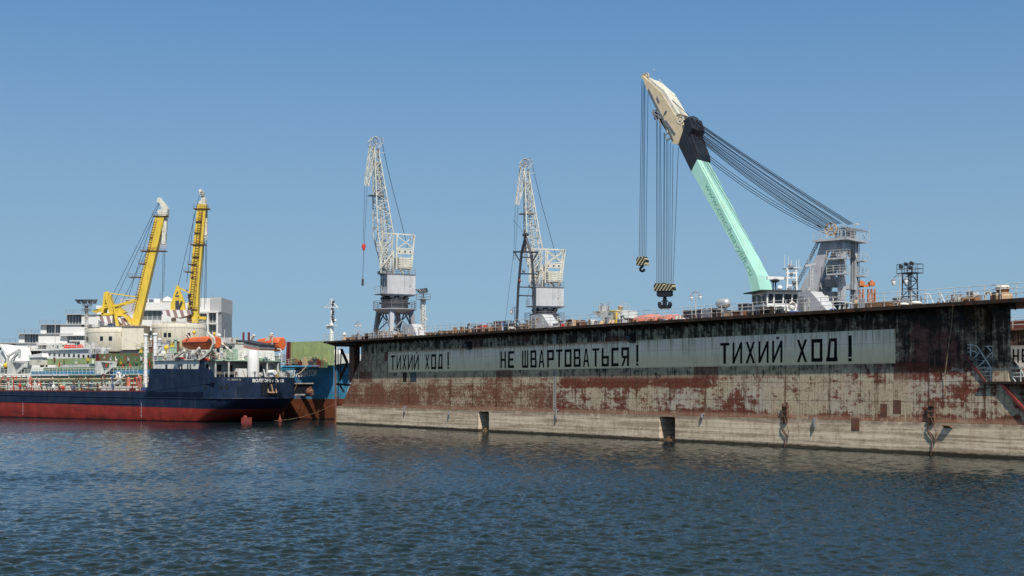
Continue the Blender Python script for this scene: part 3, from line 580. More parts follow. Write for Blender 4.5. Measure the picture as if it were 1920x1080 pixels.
# ------------------------------------------------------------------ white dock cranes
cpos = D.W(D.X(740, 3.1), 3.1, DK + .012)
C = Frame(cpos.x, cpos.y, cpos.z, R(180 + 27))
def dock_crane():
    t = fthing(C, 'dock_crane', 'pale lattice dock crane on the near wall deck with a red hook block hanging', 'crane', 'pale lattice dock cranes on the floating dock')
    cw, ry, gy, dk = M['crane_white'], 1.35, M['cabin_grey'], M['steel_dark']
    l = lambda px, py, yl=0.0: C.L(px, py, yl)
    da = D.a - C.a; ca, sa = math.cos(da), math.sin(da)
    dd = lambda x, y, z: Vector((x * ca - y * sa, x * sa + y * ca, z))      # portal squared up with the dock
    zr = C.Z(740, 580)
    top = {}
    for i, sx in enumerate((-1, 1)):
        for j, sy in enumerate((-1, 1)):
            a, b = dd(sx * 2.25, sy * 1.9, .45), dd(sx * 1.75, sy * 1.5, zr - .1)
            lg = MB().bar(a, b, .50, .50, .62, .62); lg.build('leg', M['light_grey'] if (i + j) % 2 else M['steel_grey'], t)  # every other leg darker: shadow side put into the paint
            MB().bar(dd(sx * 2.25 - .75, sy * 1.9, .25), dd(sx * 2.25 + .75, sy * 1.9, .25), .35, .42).build('bogie', dk, t)
    pb = MB()
    for sy in (-1, 1):
        pb.bar(dd(-2.2, sy * 1.88, .9), dd(0, sy * 1.55, zr - .3), .16); pb.bar(dd(2.2, sy * 1.88, .9), dd(0, sy * 1.55, zr - .3), .16)
    for sx in (-1, 1): pb.bar(dd(sx * 2.2, -1.88, .9), dd(sx * 1.8, 1.5, zr - .3), .14); pb.bar(dd(sx * 2.2, 1.88, .9), dd(sx * 1.8, -1.5, zr - .3), .14)
    pb.ladder(dd(.4, -1.9, 0), dd(.2, -1.7, zr), dd(1, 0, 0))
    pb.build('portal_brace', M['steel_grey'], t)
    rp = MB(); rp.lathe((0, 0, 0), [(2.3, zr - .55), (2.9, zr - .12), (3.05, zr - .1), (3.05, zr), (.4, zr)], 12)
    rp.build('ring_platform', M['light_grey'], t)
    rr = MB(); rr.rail([(3.0 * math.cos(2 * math.pi * k / 12), 3.0 * math.sin(2 * math.pi * k / 12), zr) for k in range(12)], 1.1, .8, .03, 4, True); rr.build('platform_railing', M['steel_grey'], t)
    zs, zc = C.Z(740, 567), C.Z(740, 553.5)
    tt = MB(); tt.lathe((0, 0, 0), [(1.9, zr), (1.9, zs - .3), (2.15, zs - .25), (2.15, zs), (1.2, zs), (1.2, zc)], 20)
    for k in range(8): a = k * math.pi / 4 + .2; tt.tube((1.45 * math.cos(a), 1.45 * math.sin(a), zs), (1.75 * math.cos(a), 1.75 * math.sin(a), zs + .75), .34, 8)
    tt.build('turntable', dk, t)
    # cabin: front face at +x, long side at +y
    zt = C.Z(740, 514, ry); xf, xb = l(726.5, 530, ry).x, l(779, 530, ry).x
    cb = MB().box(xb, xf, -ry, ry, zc + .12, zt).frus(xb + .2, xf - .05, -ry + .1, ry - .1, zc - .15, xb + .02, xf - .02, -ry + .02, ry - .02, zc + .118)
    cab = cb.build('cabin', gy, t)
    MB().box(xb - .08, xf + .12, -ry - .08, ry + .08, zt, zt + .08).build('cabin_roof', M['steel_grey'], cab)
    MB().box(xb - .25, xf + .9, -ry - .12, ry + .12, zc + .02, zc + .115).build('cabin_floor', M['steel_grey'], cab)
    MB().rail([(xf + .85, -ry, zc + .12), (xf + .85, ry, zc + .12)], 1.0, .9, .03).build('balcony_railing', M['rail'], t)
    for y in (-.95, -.1, .75):
        MB().box(xf, xf + .02, y - .28, y + .28, zc + 1.15, zc + 2.25).build('window', M['glass'], cab)
    MB().box(xb + 1.65, xb + 1.69, ry, ry + .02, zc + .3, zt - .1).build('cabin_seam', M['steel_grey'], cab)
    MB().rail([(xb, ry, zt + .08), (xf, ry, zt + .08), (xf, -ry, zt + .08), (xb, -ry, zt + .08)], .9, .8, .028).build('roof_railing', M['steel_grey'], t)
    # jib, its foot frame and fly jib
    foot = l(724, 507); head = l(704.6, 279); knee = foot.lerp(head, .30)
    jb = MB(); jb.lattice(foot, knee, 1.5, .5, 1.9, 2.3, 4, .14, .07, (0, 1, 0)); jb.lattice(knee, head, 1.9, 2.3, .5, .55, 13, .13, .06, (0, 1, 0)); jb.lattice(foot.lerp(head, .04), foot.lerp(head, .9), .5, .45, .3, .25, 18, .05, .04, (0, 1, 0))
    jb.build('jib', cw, t)
    pl = l(708, 364); MB().frus(pl.x - .5, pl.x + 1.2, -.55, .55, pl.z - .32, pl.x - .9, pl.x + 1.3, -.6, .6, pl.z - .25).frus(pl.x - .6, pl.x + .4, -.4, .4, pl.z - .25, pl.x - .35, pl.x + .3, -.35, .35, pl.z + .55).build('jib_platform', M['steel_grey'], t)
    fj = MB(); fa, fb = l(698, 272), l(687, 349); fj.lattice(fa, fb, .7, .6, .55, .45, 8, .09, .05, (0, 1, 0)); fj.bar(l(698, 285), l(706, 268), .12); fj.bar(l(692, 340), l(702, 310), .09)
    fj.build('fly_jib', cw, t)
    for y in (-.35, .35): MB().wheel(l(702, 266, y) , (0, 1, 0), .62, .12, 6, .12).build('sheave', M['steel_grey'], t)
    cg = MB(); h0 = l(702, 279)
    pts = [l(694, 278), l(692, 266), l(698, 258), l(707, 257), l(716, 260), l(715, 270), l(709, 278)]
    for y in (-.5, .5): cg.path([p + Vector((0, y, 0)) for p in pts], .035, 4)
    for p in pts: cg.tube(p + Vector((0, -.5, 0)), p + Vector((0, .5, 0)), .03, 4)
    cg.bar(l(709, 287), l(721, 286), .06); cg.build('head_cage', cw, t)
    # tower, counterweight frame
    kw = M['crane_white']
    tw = MB()
    for y in (-.95, .95):
        Q = lambda px, py: l(px, py, y)
        tw.bar(Q(716, 437), Q(778, 441), .16); tw.bar(Q(711, 447), Q(714, 505), .12); tw.bar(Q(717, 437), Q(714, 512), .14)
        tw.bar(Q(737, 470), Q(737, 513), .22); tw.bar(Q(713, 503), Q(738, 472), .16); tw.bar(Q(713, 447), Q(722, 437), .1); tw.bar(Q(716, 470), Q(735, 440), .08); tw.bar(Q(715, 490), Q(736, 455), .08)
        tw.bar(Q(744, 438), Q(743, 505), .2); tw.bar(Q(777, 441), Q(770, 505), .22); tw.bar(Q(745, 443), Q(775, 466), .12); tw.bar(Q(776, 443), Q(745, 466), .12); tw.bar(Q(744, 466), Q(774, 466), .12)
        tw.bar(Q(750, 505), Q(757, 514), .2); tw.bar(Q(768, 505), Q(768, 514), .2)
    for px, py in ((716, 437), (744, 438), (777, 441), (743, 505), (770, 505), (737, 470)): tw.bar(l(px, py, -.95), l(px, py, .95), .14)
    tw.build('tower_frame', kw, t)
    pln = MB(); a, b = l(745.5, 467, 1.05), l(773, 477, 1.05)
    pln.box(b.x, a.x, 1.0, 1.06, b.z, a.z); pp_ = pln.build('bored_plate', kw, t)
    for f in (.14, .5, .86): MB().tube((b.x + (a.x - b.x) * f, 1.06, (a.z + b.z) / 2), (b.x + (a.x - b.x) * f, 1.07, (a.z + b.z) / 2), .14, 12).build('plate_hole', M['steel_dark'], pp_)
    a, b = l(747.5, 482, 1.0), l(771, 504, 1.0); cwt = MB()
    for k in range(6): zz0 = b.z + (a.z - b.z) * k / 6; cwt.box(b.x, a.x, -.95, 1.1, zz0, zz0 + (a.z - b.z) / 6 - .03)
    cwt.build('counterweight', cw, t)
    ml = MB(); ml.ladder(l(748, 504, 1.15), l(748, 466, 1.15), (1, 0, 0)); ml.ladder(l(771, 505, 1.15), l(772, 481, 1.15), (1, 0, 0)); ml.rail([l(712, 505, 1.2), l(738, 505, 1.2)], .9, .7, .03); ml.build('tower_ladder', cw, t)
    mc = MB(); c0 = l(722, 511); mc.box(c0.x - .8, c0.x + .8, -.9, .9, zt + .08, zt + .5); mc.tube((c0.x, -.8, zt + .9), (c0.x, .8, zt + .9), .42, 10); mc.bar(l(717, 508), l(738, 474), .4, .3); mc.build('winch', M['steel_grey'], t)
    MB().path([l(716, 262), l(720, 286), l(735, 350), l(757, 434), l(765, 467)], .035, 5).build('stay_rope', M['rope'], t)
    hk = l(682, 463); hr_ = MB(); hr_.tube(l(684, 350, .2), hk + Vector((.12, .1, .3)), .022, 4); hr_.tube(l(688.5, 350, -.2), hk + Vector((-.12, -.1, .3)), .022, 4); hr_.build('hoist_rope', M['rope'], t)
    hb = MB(); hb.loft([[hk + Vector((r * math.cos(a_), .16 * math.sin(a_), z)) for a_ in [2 * math.pi * k / 10 for k in range(10)]] for r, z in ((.08, -.52), (.2, -.3), (.32, .1), (.24, .36), (.05, .42))])
    hb.build('hook_block', M['redpaint'], t)
    h2 = l(680, 536); MB().tube(hk - Vector((0, 0, .5)), h2 + Vector((0, 0, 1)), .03, 5).build('pendant', M['rope'], t)
    MB().lathe(h2, [(.05, 1.15), (.16, .9), (.16, .1), (.05, 0)], 8).build('pendant_weight', M['steel_dark'], t)
    return t
crane1 = dock_crane()
crane2 = copy_tree(crane1)
for ch_ in list(crane2.children):
    if ch_.name.split('.')[0] in ('hook_block', 'pendant', 'pendant_weight'): bpy.data.objects.remove(ch_)
crane2['label'] = 'pale lattice dock crane standing farther back behind the black A shaped mast'
p2 = Vector(((1021 - 960) / FPX * 189, 189, 11.0)); crane2.location = p2; crane2.rotation_euler[2] = C.a - R(14)

# ------------------------------------------------------------------ things on the dock deck
def at(px, yl, py=None): return D.X(px, yl)
def dthing(name, label, cat, px, yl, group=None, rz=0.0, z=DK + .012): return thing(name, label, cat, D.W(D.X(px, yl), yl, z), D.a + rz, group)
hgt = lambda px, yl, py: D.Z(px, py, yl) - DK - .012
def double_lamp(px, yl, pytop, label, z=DK + .012, arm=.62):
    t = dthing('deck_lamp', label, 'lamp', px, yl, 'twin arm deck lamps', z=z); h = D.Z(px, pytop, yl) - z
    MB().tube((0, 0, 0), (0, 0, h), .05, 6).tube((0, 0, 0), (0, 0, .4), .09, 6).build('pole', M['rail'], t)
    ar = MB()
    for s in (-1, 1): ar.path([(0, 0, h - .02), (s * arm * .5, 0, h + .02), (s * arm * .9, 0, h - .08), (s * arm, 0, h - .28)], .03, 5)
    ar.path([(-arm * .4, 0, h), (0, 0, h + .2), (arm * .4, 0, h)], .02, 4); ar.build('arm', M['steel_grey'], t)
    for s in (-1, 1):
        s_ = MB().lathe((s * arm, 0, h - .28), [(.05, .1), (.15, 0), (.17, -.12)], 10).build('lamp_shade', M['steel_grey'], t)
        MB().lathe((s * arm, 0, h - .40), [(.16, 0), (.17, -.12), (.12, -.3), (.03, -.36)], 10).build('globe', M['porcelain'], t)
    return t
double_lamp(1304.5, .3, 548, 'twin globe lamp on a white pole by the salmon tarpaulin and grey bins')
double_lamp(1687, .3, 517, 'largest twin globe lamp, in front of the dark lattice floodlight mast')
double_lamp(671, 3.5, 604, 'twin globe lamp nearest the far left end of the dock deck')
double_lamp(965, 3.5, 577, 'twin globe lamp left of the black A shaped mast')
double_lamp(737, 5.6, 597, 'twin globe lamp standing between the legs of the near lattice crane')
double_lamp(795, 5.6, 592, 'twin globe lamp at the foot of the white floodlight mast')

def hood(px0, pxt0, pxt1, px1, pytop, yl, label, mat):
    """sloping companion hood"""
    x0, x1_, xa, xb_ = D.X(px0, yl), D.X(px1, yl), D.X(pxt0, yl), D.X(pxt1, yl); h = hgt((pxt0 + pxt1) / 2, yl, pytop)
    t = thing('stair_hood', label, 'stair hood', D.W(x0, yl, DK + .012), D.a, 'grey sloping stair hoods on the deck')
    w_ = xb_ - xa
    MB().prism([(0, 0), (x1_ - x0, 0), (xb_ - x0, h), (xa - x0, h)], 0, 1.5).build('casing', mat, t)
    MB().box(.25, .9, -.02, -.002, .15, min(1.7, h * .8)).build('door', M['steel_grey'], t)
    return t
hood(995, 996, 1016, 1034, 590, .9, 'light grey sloping stair hood in front of the farther lattice crane', M['light_grey'])
hood(753, 754, 772, 783, 608, 1.3, 'small grey sloping stair hood right of the near lattice crane', M['light_grey'])
hood(1493, 1496, 1519, 1553, 547, .9, 'large grey sloping stair hood right of the white wheelhouse', M['light_grey'])

# floodlight masts
t = dthing('floodlight_mast', 'white column mast with a ring of floodlights right of the near lattice crane', 'floodlight mast', 793.5, 5.2); h = hgt(793.5, 5.2, 562)
MB().lattice((0, 0, 0), (0, 0, h), .5, .5, .42, .42, 9, .1, .06, (1, 0, 0)).bar((0, 0, 0), (0, 0, h), .22).ladder((0, -.35, 0), (0, -.35, h), (1, 0, 0)).build('column', M['white'], t)
MB().box(-.7, .7, -.7, .7, h, h + .06).rail([(-.7, -.7, h), (.7, -.7, h), (.7, .7, h), (-.7, .7, h)], .8, .7, .03, 2, True).build('platform', M['steel_grey'], t)
hb = h + 1.0; MB().bar((-1.0, 0, hb), (1.0, 0, hb), .12).bar((0, 0, h), (0, 0, hb), .14).build('crossbar', M['steel_grey'], t)
for k in range(5):
    x = -1.0 + k * .5; MB().frus(x - .12, x + .12, -.1, .1, hb + .05, x - .2 + (k - 2) * .1, x + .2 + (k - 2) * .1, -.5, -.2, hb + .5).build('floodlight', M['light_grey' if k in (1, 3) else 'steel_grey'], t)
t = thing('floodlight_mast', 'dark lattice floodlight tower behind the largest twin globe lamp', 'floodlight mast', D.W(D.X(1706, 27), 27, 11.0), D.a); h = D.Z(1706, 513, 27) - 11
MB().lattice((0, 0, 0), (0, 0, h), 1.25, 1.25, 1.05, 1.05, 8, .10, .06, (1, 0, 0)).ladder((0, 0, 0), (0, 0, h), (1, 0, 0), .4, .03).build('tower', M['steel_dark'], t)
MB().box(-1.0, 1.0, -.9, .9, h, h + .08).rail([(-1.0, -.9, h), (1.0, -.9, h), (1.0, .9, h), (-1.0, .9, h)], 1.0, .7, .035, 2, True).build('platform', M['steel_dark'], t)
for x, z in ((-.55, .75), (.1, .95), (.65, .55), (.8, 1.0)):
    MB().tube((x, -.9, h + z), (x, -.5, h + z), .22, 10, .14).bar((x, -.6, h), (x, -.6, h + z), .06).build('floodlight', M['steel_dark'], t)

# black A-mast
t = dthing('derrick_mast', 'tall black A shaped mast with crossbars in front of the farther lattice crane', 'mast', 979, 2.2)
l = lambda px, py, y=0.0: D.L(px, py, 2.2 + y) - Vector((D.X(979, 2.2), 2.2, DK + .012))
b_ = M['steel_dark']; MB().path([l(969, 605), l(972, 538), l(978, 474), l(985, 445)], .16, 7).path([l(1003, 600), l(1002, 545), l(997, 480), l(986, 445)], .16, 7).build('leg', b_, t)
cb = MB()
for y, a, b, r in ((472, 963, 1008, .11), (482, 977, 998, .08), (513, 974, 1010, .09), (538, 971, 1004, .07), (554, 970, 1003, .08)): cb.tube(l(a, y), l(b, y + 1), r, 6)
cb.tube(l(964, 472), l(975, 490), .08, 5).tube(l(1008, 474), l(998, 492), .08, 5).tube(l(985, 472), l(985, 440), .1, 6); cb.build('crossbar', b_, t)
MB().box(l(982, 442).x, l(989, 442).x, -.2, .2, l(985, 443).z, l(985, 438).z).lathe(l(985, 438), [(.25, 0), (.1, .25), (.04, .5)], 8).build('masthead', b_, t)
for px in (982, 1008): MB().lathe(l(px, 511), [(.12, 0), (.2, .15), (.15, .4)], 8).build('mast_lamp_or_hook', M['steel_grey'], t)
MB().lathe(l(974, 530), [(.12, 0), (.18, .2), (.1, .45)], 8).build('mast_lamp_or_hook', M['darkred'], t)  # red piece stands for the farther crane's hook block
sr = MB()
for a, b in (((963, 473), (947, 607)), ((985, 440), (962, 412)), ((1000, 512), (988, 560))): sr.tube(l(*a), l(*b), .02, 4)
sr.build('stay_wire', M['rope'], t)

def lump(name, label, cat, px0, px1, pyt, yl, mat, depth=1.2, group=None, style='crate', lid=None):
    x0, x1_ = D.X(px0, yl), D.X(px1, yl); w_ = x1_ - x0; h = max(.25, hgt((px0 + px1) / 2, yl, pyt))
    t = thing(name, label, cat, D.W(x0, yl, DK + .012), D.a, group)
    if style == 'crate':
        MB().box(0, w_, 0, depth, .06, h).build('box', M[mat], t); f = MB()
        for x in (0.03, w_ - .03): f.bar((x, -.02, 0), (x, -.02, h + .02), .07, .06)
        for z in (.1, h): f.bar((-.02, -.03, z), (w_ + .02, -.03, z), .06)
        f.build('frame', M[lid or 'steel_grey'], t)
    elif style == 'dome':
        n = 8; MB().prism([(0, 0), (w_, 0), (w_, h * .55)] + [(w_ / 2 + w_ / 2 * math.cos(math.pi * k / n), h * .55 + h * .45 * math.sin(math.pi * k / n)) for k in range(1, n)] + [(0, h * .55)], 0, depth).build('casing', M[mat], t)
        MB().box(w_ * .15, w_ * .85, -.03, -.003, .15, h * .6).build('door', M[lid or 'steel_grey'], t)
    elif style == 'rack':
        f = MB()
        for x in np.linspace(0, w_, 4): f.bar((x, 0, 0), (x, 0, h), .08); f.bar((x, depth, 0), (x, depth, h), .08)
        for z in (.1, h * .5, h): f.bar((0, 0, z), (w_, 0, z), .06); f.bar((0, depth, z), (w_, depth, z), .06)
        f.build('rack', M[lid or 'steel_grey'], t); g = MB()
        for k in range(4): g.box(.08 + k * w_ / 4, (k + .85) * w_ / 4, .1, depth - .1, .12, h * (.45 + .4 * ((k * 7) % 3) / 2))
        g.build('load', M[mat], t)
    elif style == 'cart':
        MB().box(0, w_, 0, depth, h * .35, h * .55).box(w_ * .6, w_ * .95, .1, depth - .1, h * .55, h).build('bed', M[mat], t); g = MB()
        for x in (.25, w_ - .25): g.tube((x, -.02, .2), (x, depth, .2), .2, 10)
        g.build('wheel', M['steel_dark'], t)
    elif style == 'planks':
        g = MB(); rr = random.Random(int(px0)); n = max(2, int(h / .14))
        for k in range(n): o = rr.uniform(-.15, .15); g.box(o, w_ + o, rr.uniform(0, .1), depth, k * h / n, (k + .85) * h / n)
        g.build('planks', M[mat], t); MB().bar((w_ * .2, -.02, 0), (w_ * .2, -.02, h + .1), .06).bar((w_ * .8, -.02, 0), (w_ * .8, -.02, h + .1), .06).build('stake', M['steel_grey'], t)
    elif style == 'tarp':
        sec = lambda x, s: [(x, depth / 2 + depth / 2 * s * math.cos(a), h * (.30 + .70 * s * max(0, math.sin(a))) if math.sin(a) > -.2 else h * .25) for a in [2 * math.pi * k / 12 for k in range(12)]]
        MB().loft([sec(0, .35), sec(.25, .8), sec(w_ * .3, .97), sec(w_ * .55, 1.0), sec(w_ * .85, .9), sec(w_ - .1, .55)]).build('cover', M[mat], t, True)
        g = MB()
        for x in (w_ * .2, w_ * .5, w_ * .8): g.box(x - .1, x + .1, .05, depth - .05, 0, h * .45)
        g.build('cradle', M[lid or 'edge'], t)
    elif style == 'mushroom':
        r = w_ / 2; MB().lathe((r, r, 0), [(r * .55, 0), (r * .55, h * .45), (r * .5, h * .5)], 14).build('stem', M[lid or 'rail'], t); MB().lathe((r, r, 0), [(r * .9, h * .5), (r, h * .58), (r, h * .8), (r * .55, h), (.05, h)], 16).build('cap', M[mat], t)
    elif style == 'winch':
        g = MB().box(0, w_, 0, depth, 0, .15)
        for x in (.1, w_ - .22): g.prism([(x, .15), (x + .12, .15), (x + .12, h), (x, h * .8)], .1, depth - .1)
        g.build('frame', M[lid or 'steel_grey'], t); MB().tube((.22, depth / 2, h * .55), (w_ - .22, depth / 2, h * .55), h * .38, 12).build('drum', M[mat], t)
    return t
H_ = 'odds and ends stowed along the dock deck'
# left end
t = dthing('deck_light', 'round white globe light on a stubby post at the left tip of the deck', 'lamp', 646, 1.0)
h = hgt(646, 1.0, 624); MB().tube((0, 0, 0), (0, 0, h - .3), .09, 8).lathe((0, 0, 0), [(.3, 0), (.3, .3), (.15, .7)], 8).build('post', M['tan'], t); MB().ball((0, 0, h - .2), .27, 12).build('globe', M['porcelain'], t)
lump('winch', 'small dark winch left of the near crane portal, near the globe light', 'winch', 656, 669, 628, .8, 'steel_dark', 1.0, H_, 'winch')
lump('winch', 'dark winch close against the left legs of the near crane', 'winch', 680, 693, 624, .9, 'edge', 1.0, H_, 'winch')
lump('pipe_rack', 'grey rack of pale fittings below the near crane portal', 'rack', 697, 716, 622, .7, 'rail', .8, H_, 'rack')
lump('pipe_rack', 'second grey rack of pale fittings under the near crane, left of the stair hood', 'rack', 719, 742, 621, .8, 'light_grey', .8, H_, 'rack', 'rail')
lump('crate', 'orange brown timber crate in front of the small stair hood', 'crate', 752, 764, 627, .15, 'wood', .7, H_)
lump('mushroom_vent', 'low white mushroom vent just right of the small stair hood', 'vent', 784, 793, 627, .6, 'rail', 1, 'white mushroom vents on the deck', 'mushroom')
lump('timber_stack', 'short brown timber stack right of the low mushroom vent', 'timber', 803, 822, 623, 1.0, 'wood', 1.0, H_, 'planks')
lump('timber_stack', 'longest brown timber stack in the middle left of the deck', 'timber', 824, 857, 619.5, 1.6, 'wood', 1.3, H_, 'planks')
lump('equipment_cage', 'dark framed cage with a rack inside, left of the orange red locker', 'cage', 878, 894, 609, 1.2, 'steel_dark', 1.2, H_, 'rack')
lump('locker', 'bright orange red locker between two dark cages', 'locker', 895, 903, 609, 1.2, 'redpaint', 1.0, H_)
lump('mushroom_vent', 'low white mushroom vent in front of the orange red locker', 'vent', 886, 899, 617, .4, 'rail', 1, 'white mushroom vents on the deck', 'mushroom')
lump('equipment_cage', 'grey framed cage right of the orange red locker', 'cage', 914, 925, 606, 1.2, 'steel_grey', 1.2, H_, 'rack')
lump('locker', 'dark red locker beside a blue locker', 'locker', 926, 934, 602, 1.4, 'darkred', 1.0, H_)
lump('locker', 'blue locker beside the dark red locker', 'locker', 935, 941, 604, 1.2, 'bluepaint', 1.0, H_)
lump('equipment_cage', 'tallest dark cage left of the black A shaped mast', 'cage', 942, 958, 602, 1.5, 'steel_dark', 1.2, H_, 'rack', 'steel_dark')
lump('mushroom_vent', 'low white mushroom vent left of the large black mast foot', 'vent', 948, 957, 613, .3, 'rail', 1, 'white mushroom vents on the deck', 'mushroom')
lump('timber_stack', 'brown timber stack between the legs of the black A shaped mast', 'timber', 973, 990, 606, 1.2, 'wood', 1.0, H_, 'planks')
lump('switch_box', 'white switch box right of the middle stair hood', 'box', 1037, 1048, 607, .7, 'clean_white', .6, H_)
lump('drum', 'small red drum box beside the white switch box', 'box', 1049, 1053, 607, .8, 'redpaint', .5, H_)
lump('crate', 'tan crate under the far green bulwark, right of the middle stair hood', 'crate', 1061, 1074, 600, 1.3, 'tan', 1.2, H_)
lump('generator', 'small grey generator with a pale end left of the tan canvas heap', 'generator', 1100, 1109, 599, .7, 'rail', .9, H_, 'dome')
lump('canvas_heap', 'tan canvas covered heap left of the yellow and white post', 'heap', 1108, 1153, 600, 1.0, 'tan', 1.4, H_, 'tarp')
lump('switch_box', 'blue grey box right of the yellow post', 'box', 1158, 1167, 600, .5, 'light_grey', .7, H_)
t = dthing('davit_post', 'yellow post with a grey top box left of the salmon tarpaulin', 'post', 1155, .6); h = hgt(1155, .6, 585)
MB().bar((0, 0, 0), (0, 0, h), .22).build('post', M['yellow'], t); MB().box(-.35, .1, -.15, .25, h * .55, h * .95).build('box', M['tan'], t)
lump('covered_boat', 'long faded salmon tarpaulin over a boat on a dark cradle', 'tarpaulin', 1180, 1230, 589, 2.0, 'pink', 1.8, 'faded salmon covered boats', 'tarp')
lump('covered_boat', 'shorter faded salmon covered boat, in front of and right of the long one', 'tarpaulin', 1226, 1267, 589, 1.0, 'pink', 1.6, 'faded salmon covered boats', 'tarp')
lump('switch_box', 'pale box in front of the salmon covered boats', 'box', 1237, 1247, 599, .3, 'light_grey', .4, H_)
lump('bollard', 'white bollard right of the salmon covered boats', 'bollard', 1272, 1284, 596, .5, 'clean_white', .9, H_, 'mushroom')
lump('container_house', 'long low dark shed behind the twin lamp and the railing', 'shed', 1281, 1322, 581, 3.2, 'steel_dark', 1.6, H_)
lump('generator', 'round topped grey housing right of the twin globe lamp', 'housing', 1314, 1328, 578, 1.0, 'steel_grey', 1.1, 'round topped grey housings', 'dome')
lump('generator', 'wide dark grey housing, left of the silver tank', 'housing', 1328, 1345, 578, .7, 'steel_grey', 1.2, 'round topped grey housings', 'crate')
lump('generator', 'round topped grey housing directly below the silver tank', 'housing', 1342, 1356, 580, 1.1, 'steel_grey', 1.1, 'round topped grey housings', 'dome')
t = dthing('tank', 'silver horizontal tank on a dark stand above the deck housings', 'tank', 1356, 1.8); zt = hgt(1356, 1.8, 569); r = .45
MB().loft([[(x, rr * math.cos(a), zt + rr * math.sin(a)) for a in [2 * math.pi * k / 14 for k in range(14)]] for x, rr in ((-.8, .18), (-.7, .36), (-.5, r), (.5, r), (.7, .36), (.8, .18))]).build('shell', M['silver'], t, True)
MB().bar((-.25, -.2, 0), (-.15, -.2, zt - .3), .14).bar((.25, -.2, 0), (.15, -.2, zt - .3), .14).bar((0, .25, 0), (0, .25, zt - .3), .14).box(-.35, .35, -.3, .3, zt - .5, zt - .42).build('stand', M['steel_dark'], t)
lump('crate', 'pale crate with reddish stains right of the round grey housings', 'crate', 1357, 1371, 582, .9, 'tan', 1.0, H_)
lump('crate', 'rust red crate with a metal frame, left of the dark tank frame', 'crate', 1373, 1390, 583, .8, 'rust', 1.0, H_)
lump('sign_box', 'dark box raised on a thin frame left of the mint jib foot', 'box', 1384, 1403, 570, 2.4, 'steel_dark', .6, H_)
lump('pipe_rack', 'dark pipe rack below the foot of the mint jib', 'rack', 1400, 1428, 577, 1.5, 'steel_dark', 1.2, H_, 'rack', 'steel_dark')
lump('trestle', 'black trestle in front of the white wheelhouse', 'trestle', 1449, 1466, 575.5, .2, 'steel_dark', .6, H_, 'rack', 'steel_dark')
lump('tarpaulin_roll', 'blue and white bundle in front of the white wheelhouse', 'bundle', 1474, 1498, 583, .2, 'bluepaint', .6, H_, 'tarp', 'rail')
lump('tarpaulin_roll', 'blue bundle right of the large stair hood', 'bundle', 1552, 1563, 581, .2, 'bluepaint', .6, H_, 'tarp', 'rail')
lump('winch', 'pale winch with a slanting lever at the foot of the crane tower', 'winch', 1596, 1612, 560, .8, 'tan', .9, H_, 'winch')
lump('timber_stack', 'long dark brown timber stack left of the largest twin globe lamp', 'timber', 1616, 1668, 566, 1.6, 'wood', 1.4, H_, 'planks')
lump('mushroom_vent', 'white mushroom vent at the foot of the largest twin globe lamp', 'vent', 1679, 1696, 567.5, .7, 'clean_white', 1, 'white mushroom vents on the deck', 'mushroom')
lump('mushroom_vent', 'wider white mushroom vent right of the largest twin globe lamp', 'vent', 1700, 1719, 564.5, .7, 'clean_white', 1, 'white mushroom vents on the deck', 'mushroom')
lump('crate', 'dark frame box behind the white mushroom vents', 'crate', 1674, 1692, 559, 2.0, 'steel_grey', 1.0, H_)
lump('gangway', 'pale folded gangway rack right of the mushroom vents', 'gangway', 1776, 1802, 553, 1.4, 'rail', .6, H_, 'rack', 'rail')
lump('switch_box', 'pale square control box left of the big round ventilator', 'box', 1813, 1824, 548, 1.0, 'rail', .8, H_)
lump('winch', 'small grey winch beside the square control box', 'winch', 1825, 1834, 553, 1.0, 'steel_grey', .8, H_, 'winch')
t = dthing('ventilator', 'big round cream ventilator with a brown waist at the right end of the deck', 'ventilator', 1880, 1.6)
h = hgt(1880, 1.6, 535); MB().lathe((0, 0, 0), [(.72, 0), (.74, .45), (.66, .62), (.5, .68)], 18).build('base', M['tan'], t); MB().lathe((0, 0, 0), [(.46, .68), (.44, h - .5), (.52, h - .32)], 18).build('neck', M['rust'], t); MB().lathe((0, 0, 0), [(.52, h - .32), (.56, h - .15), (.45, h - .02), (.05, h)], 18).build('cap', M['crane_white'], t)
sp_ = MB()
for px in (1742, 1764):
    a = D.L(px, 551, .2); b = D.L(px + 9, 571, .2); sp_.bar(a, b, .06); sp_.tube(D.L(px - 3, 551, .2), D.L(px - 3, 571, .2), .03, 5); sp_.tube(D.L(px - 5, 551, .2), D.L(px, 551, .2), .03, 5)
sp_.build('ladder_rail', M['clean_white'], dock)

xq = D.X(1894, 26); t = thing('plate_stack', 'reddish rusty stack on the far dock wall at the right edge', 'stack', D.W(xq, 26, 11.0), D.a)
rq = random.Random(4)
for k in range(7): o = rq.uniform(-.2, .2); MB().box(o, 3.4 + o, 0, 1.6, k * .14, k * .14 + .12).build('plate', M['red_oxide' if k % 2 else 'rust'], t)
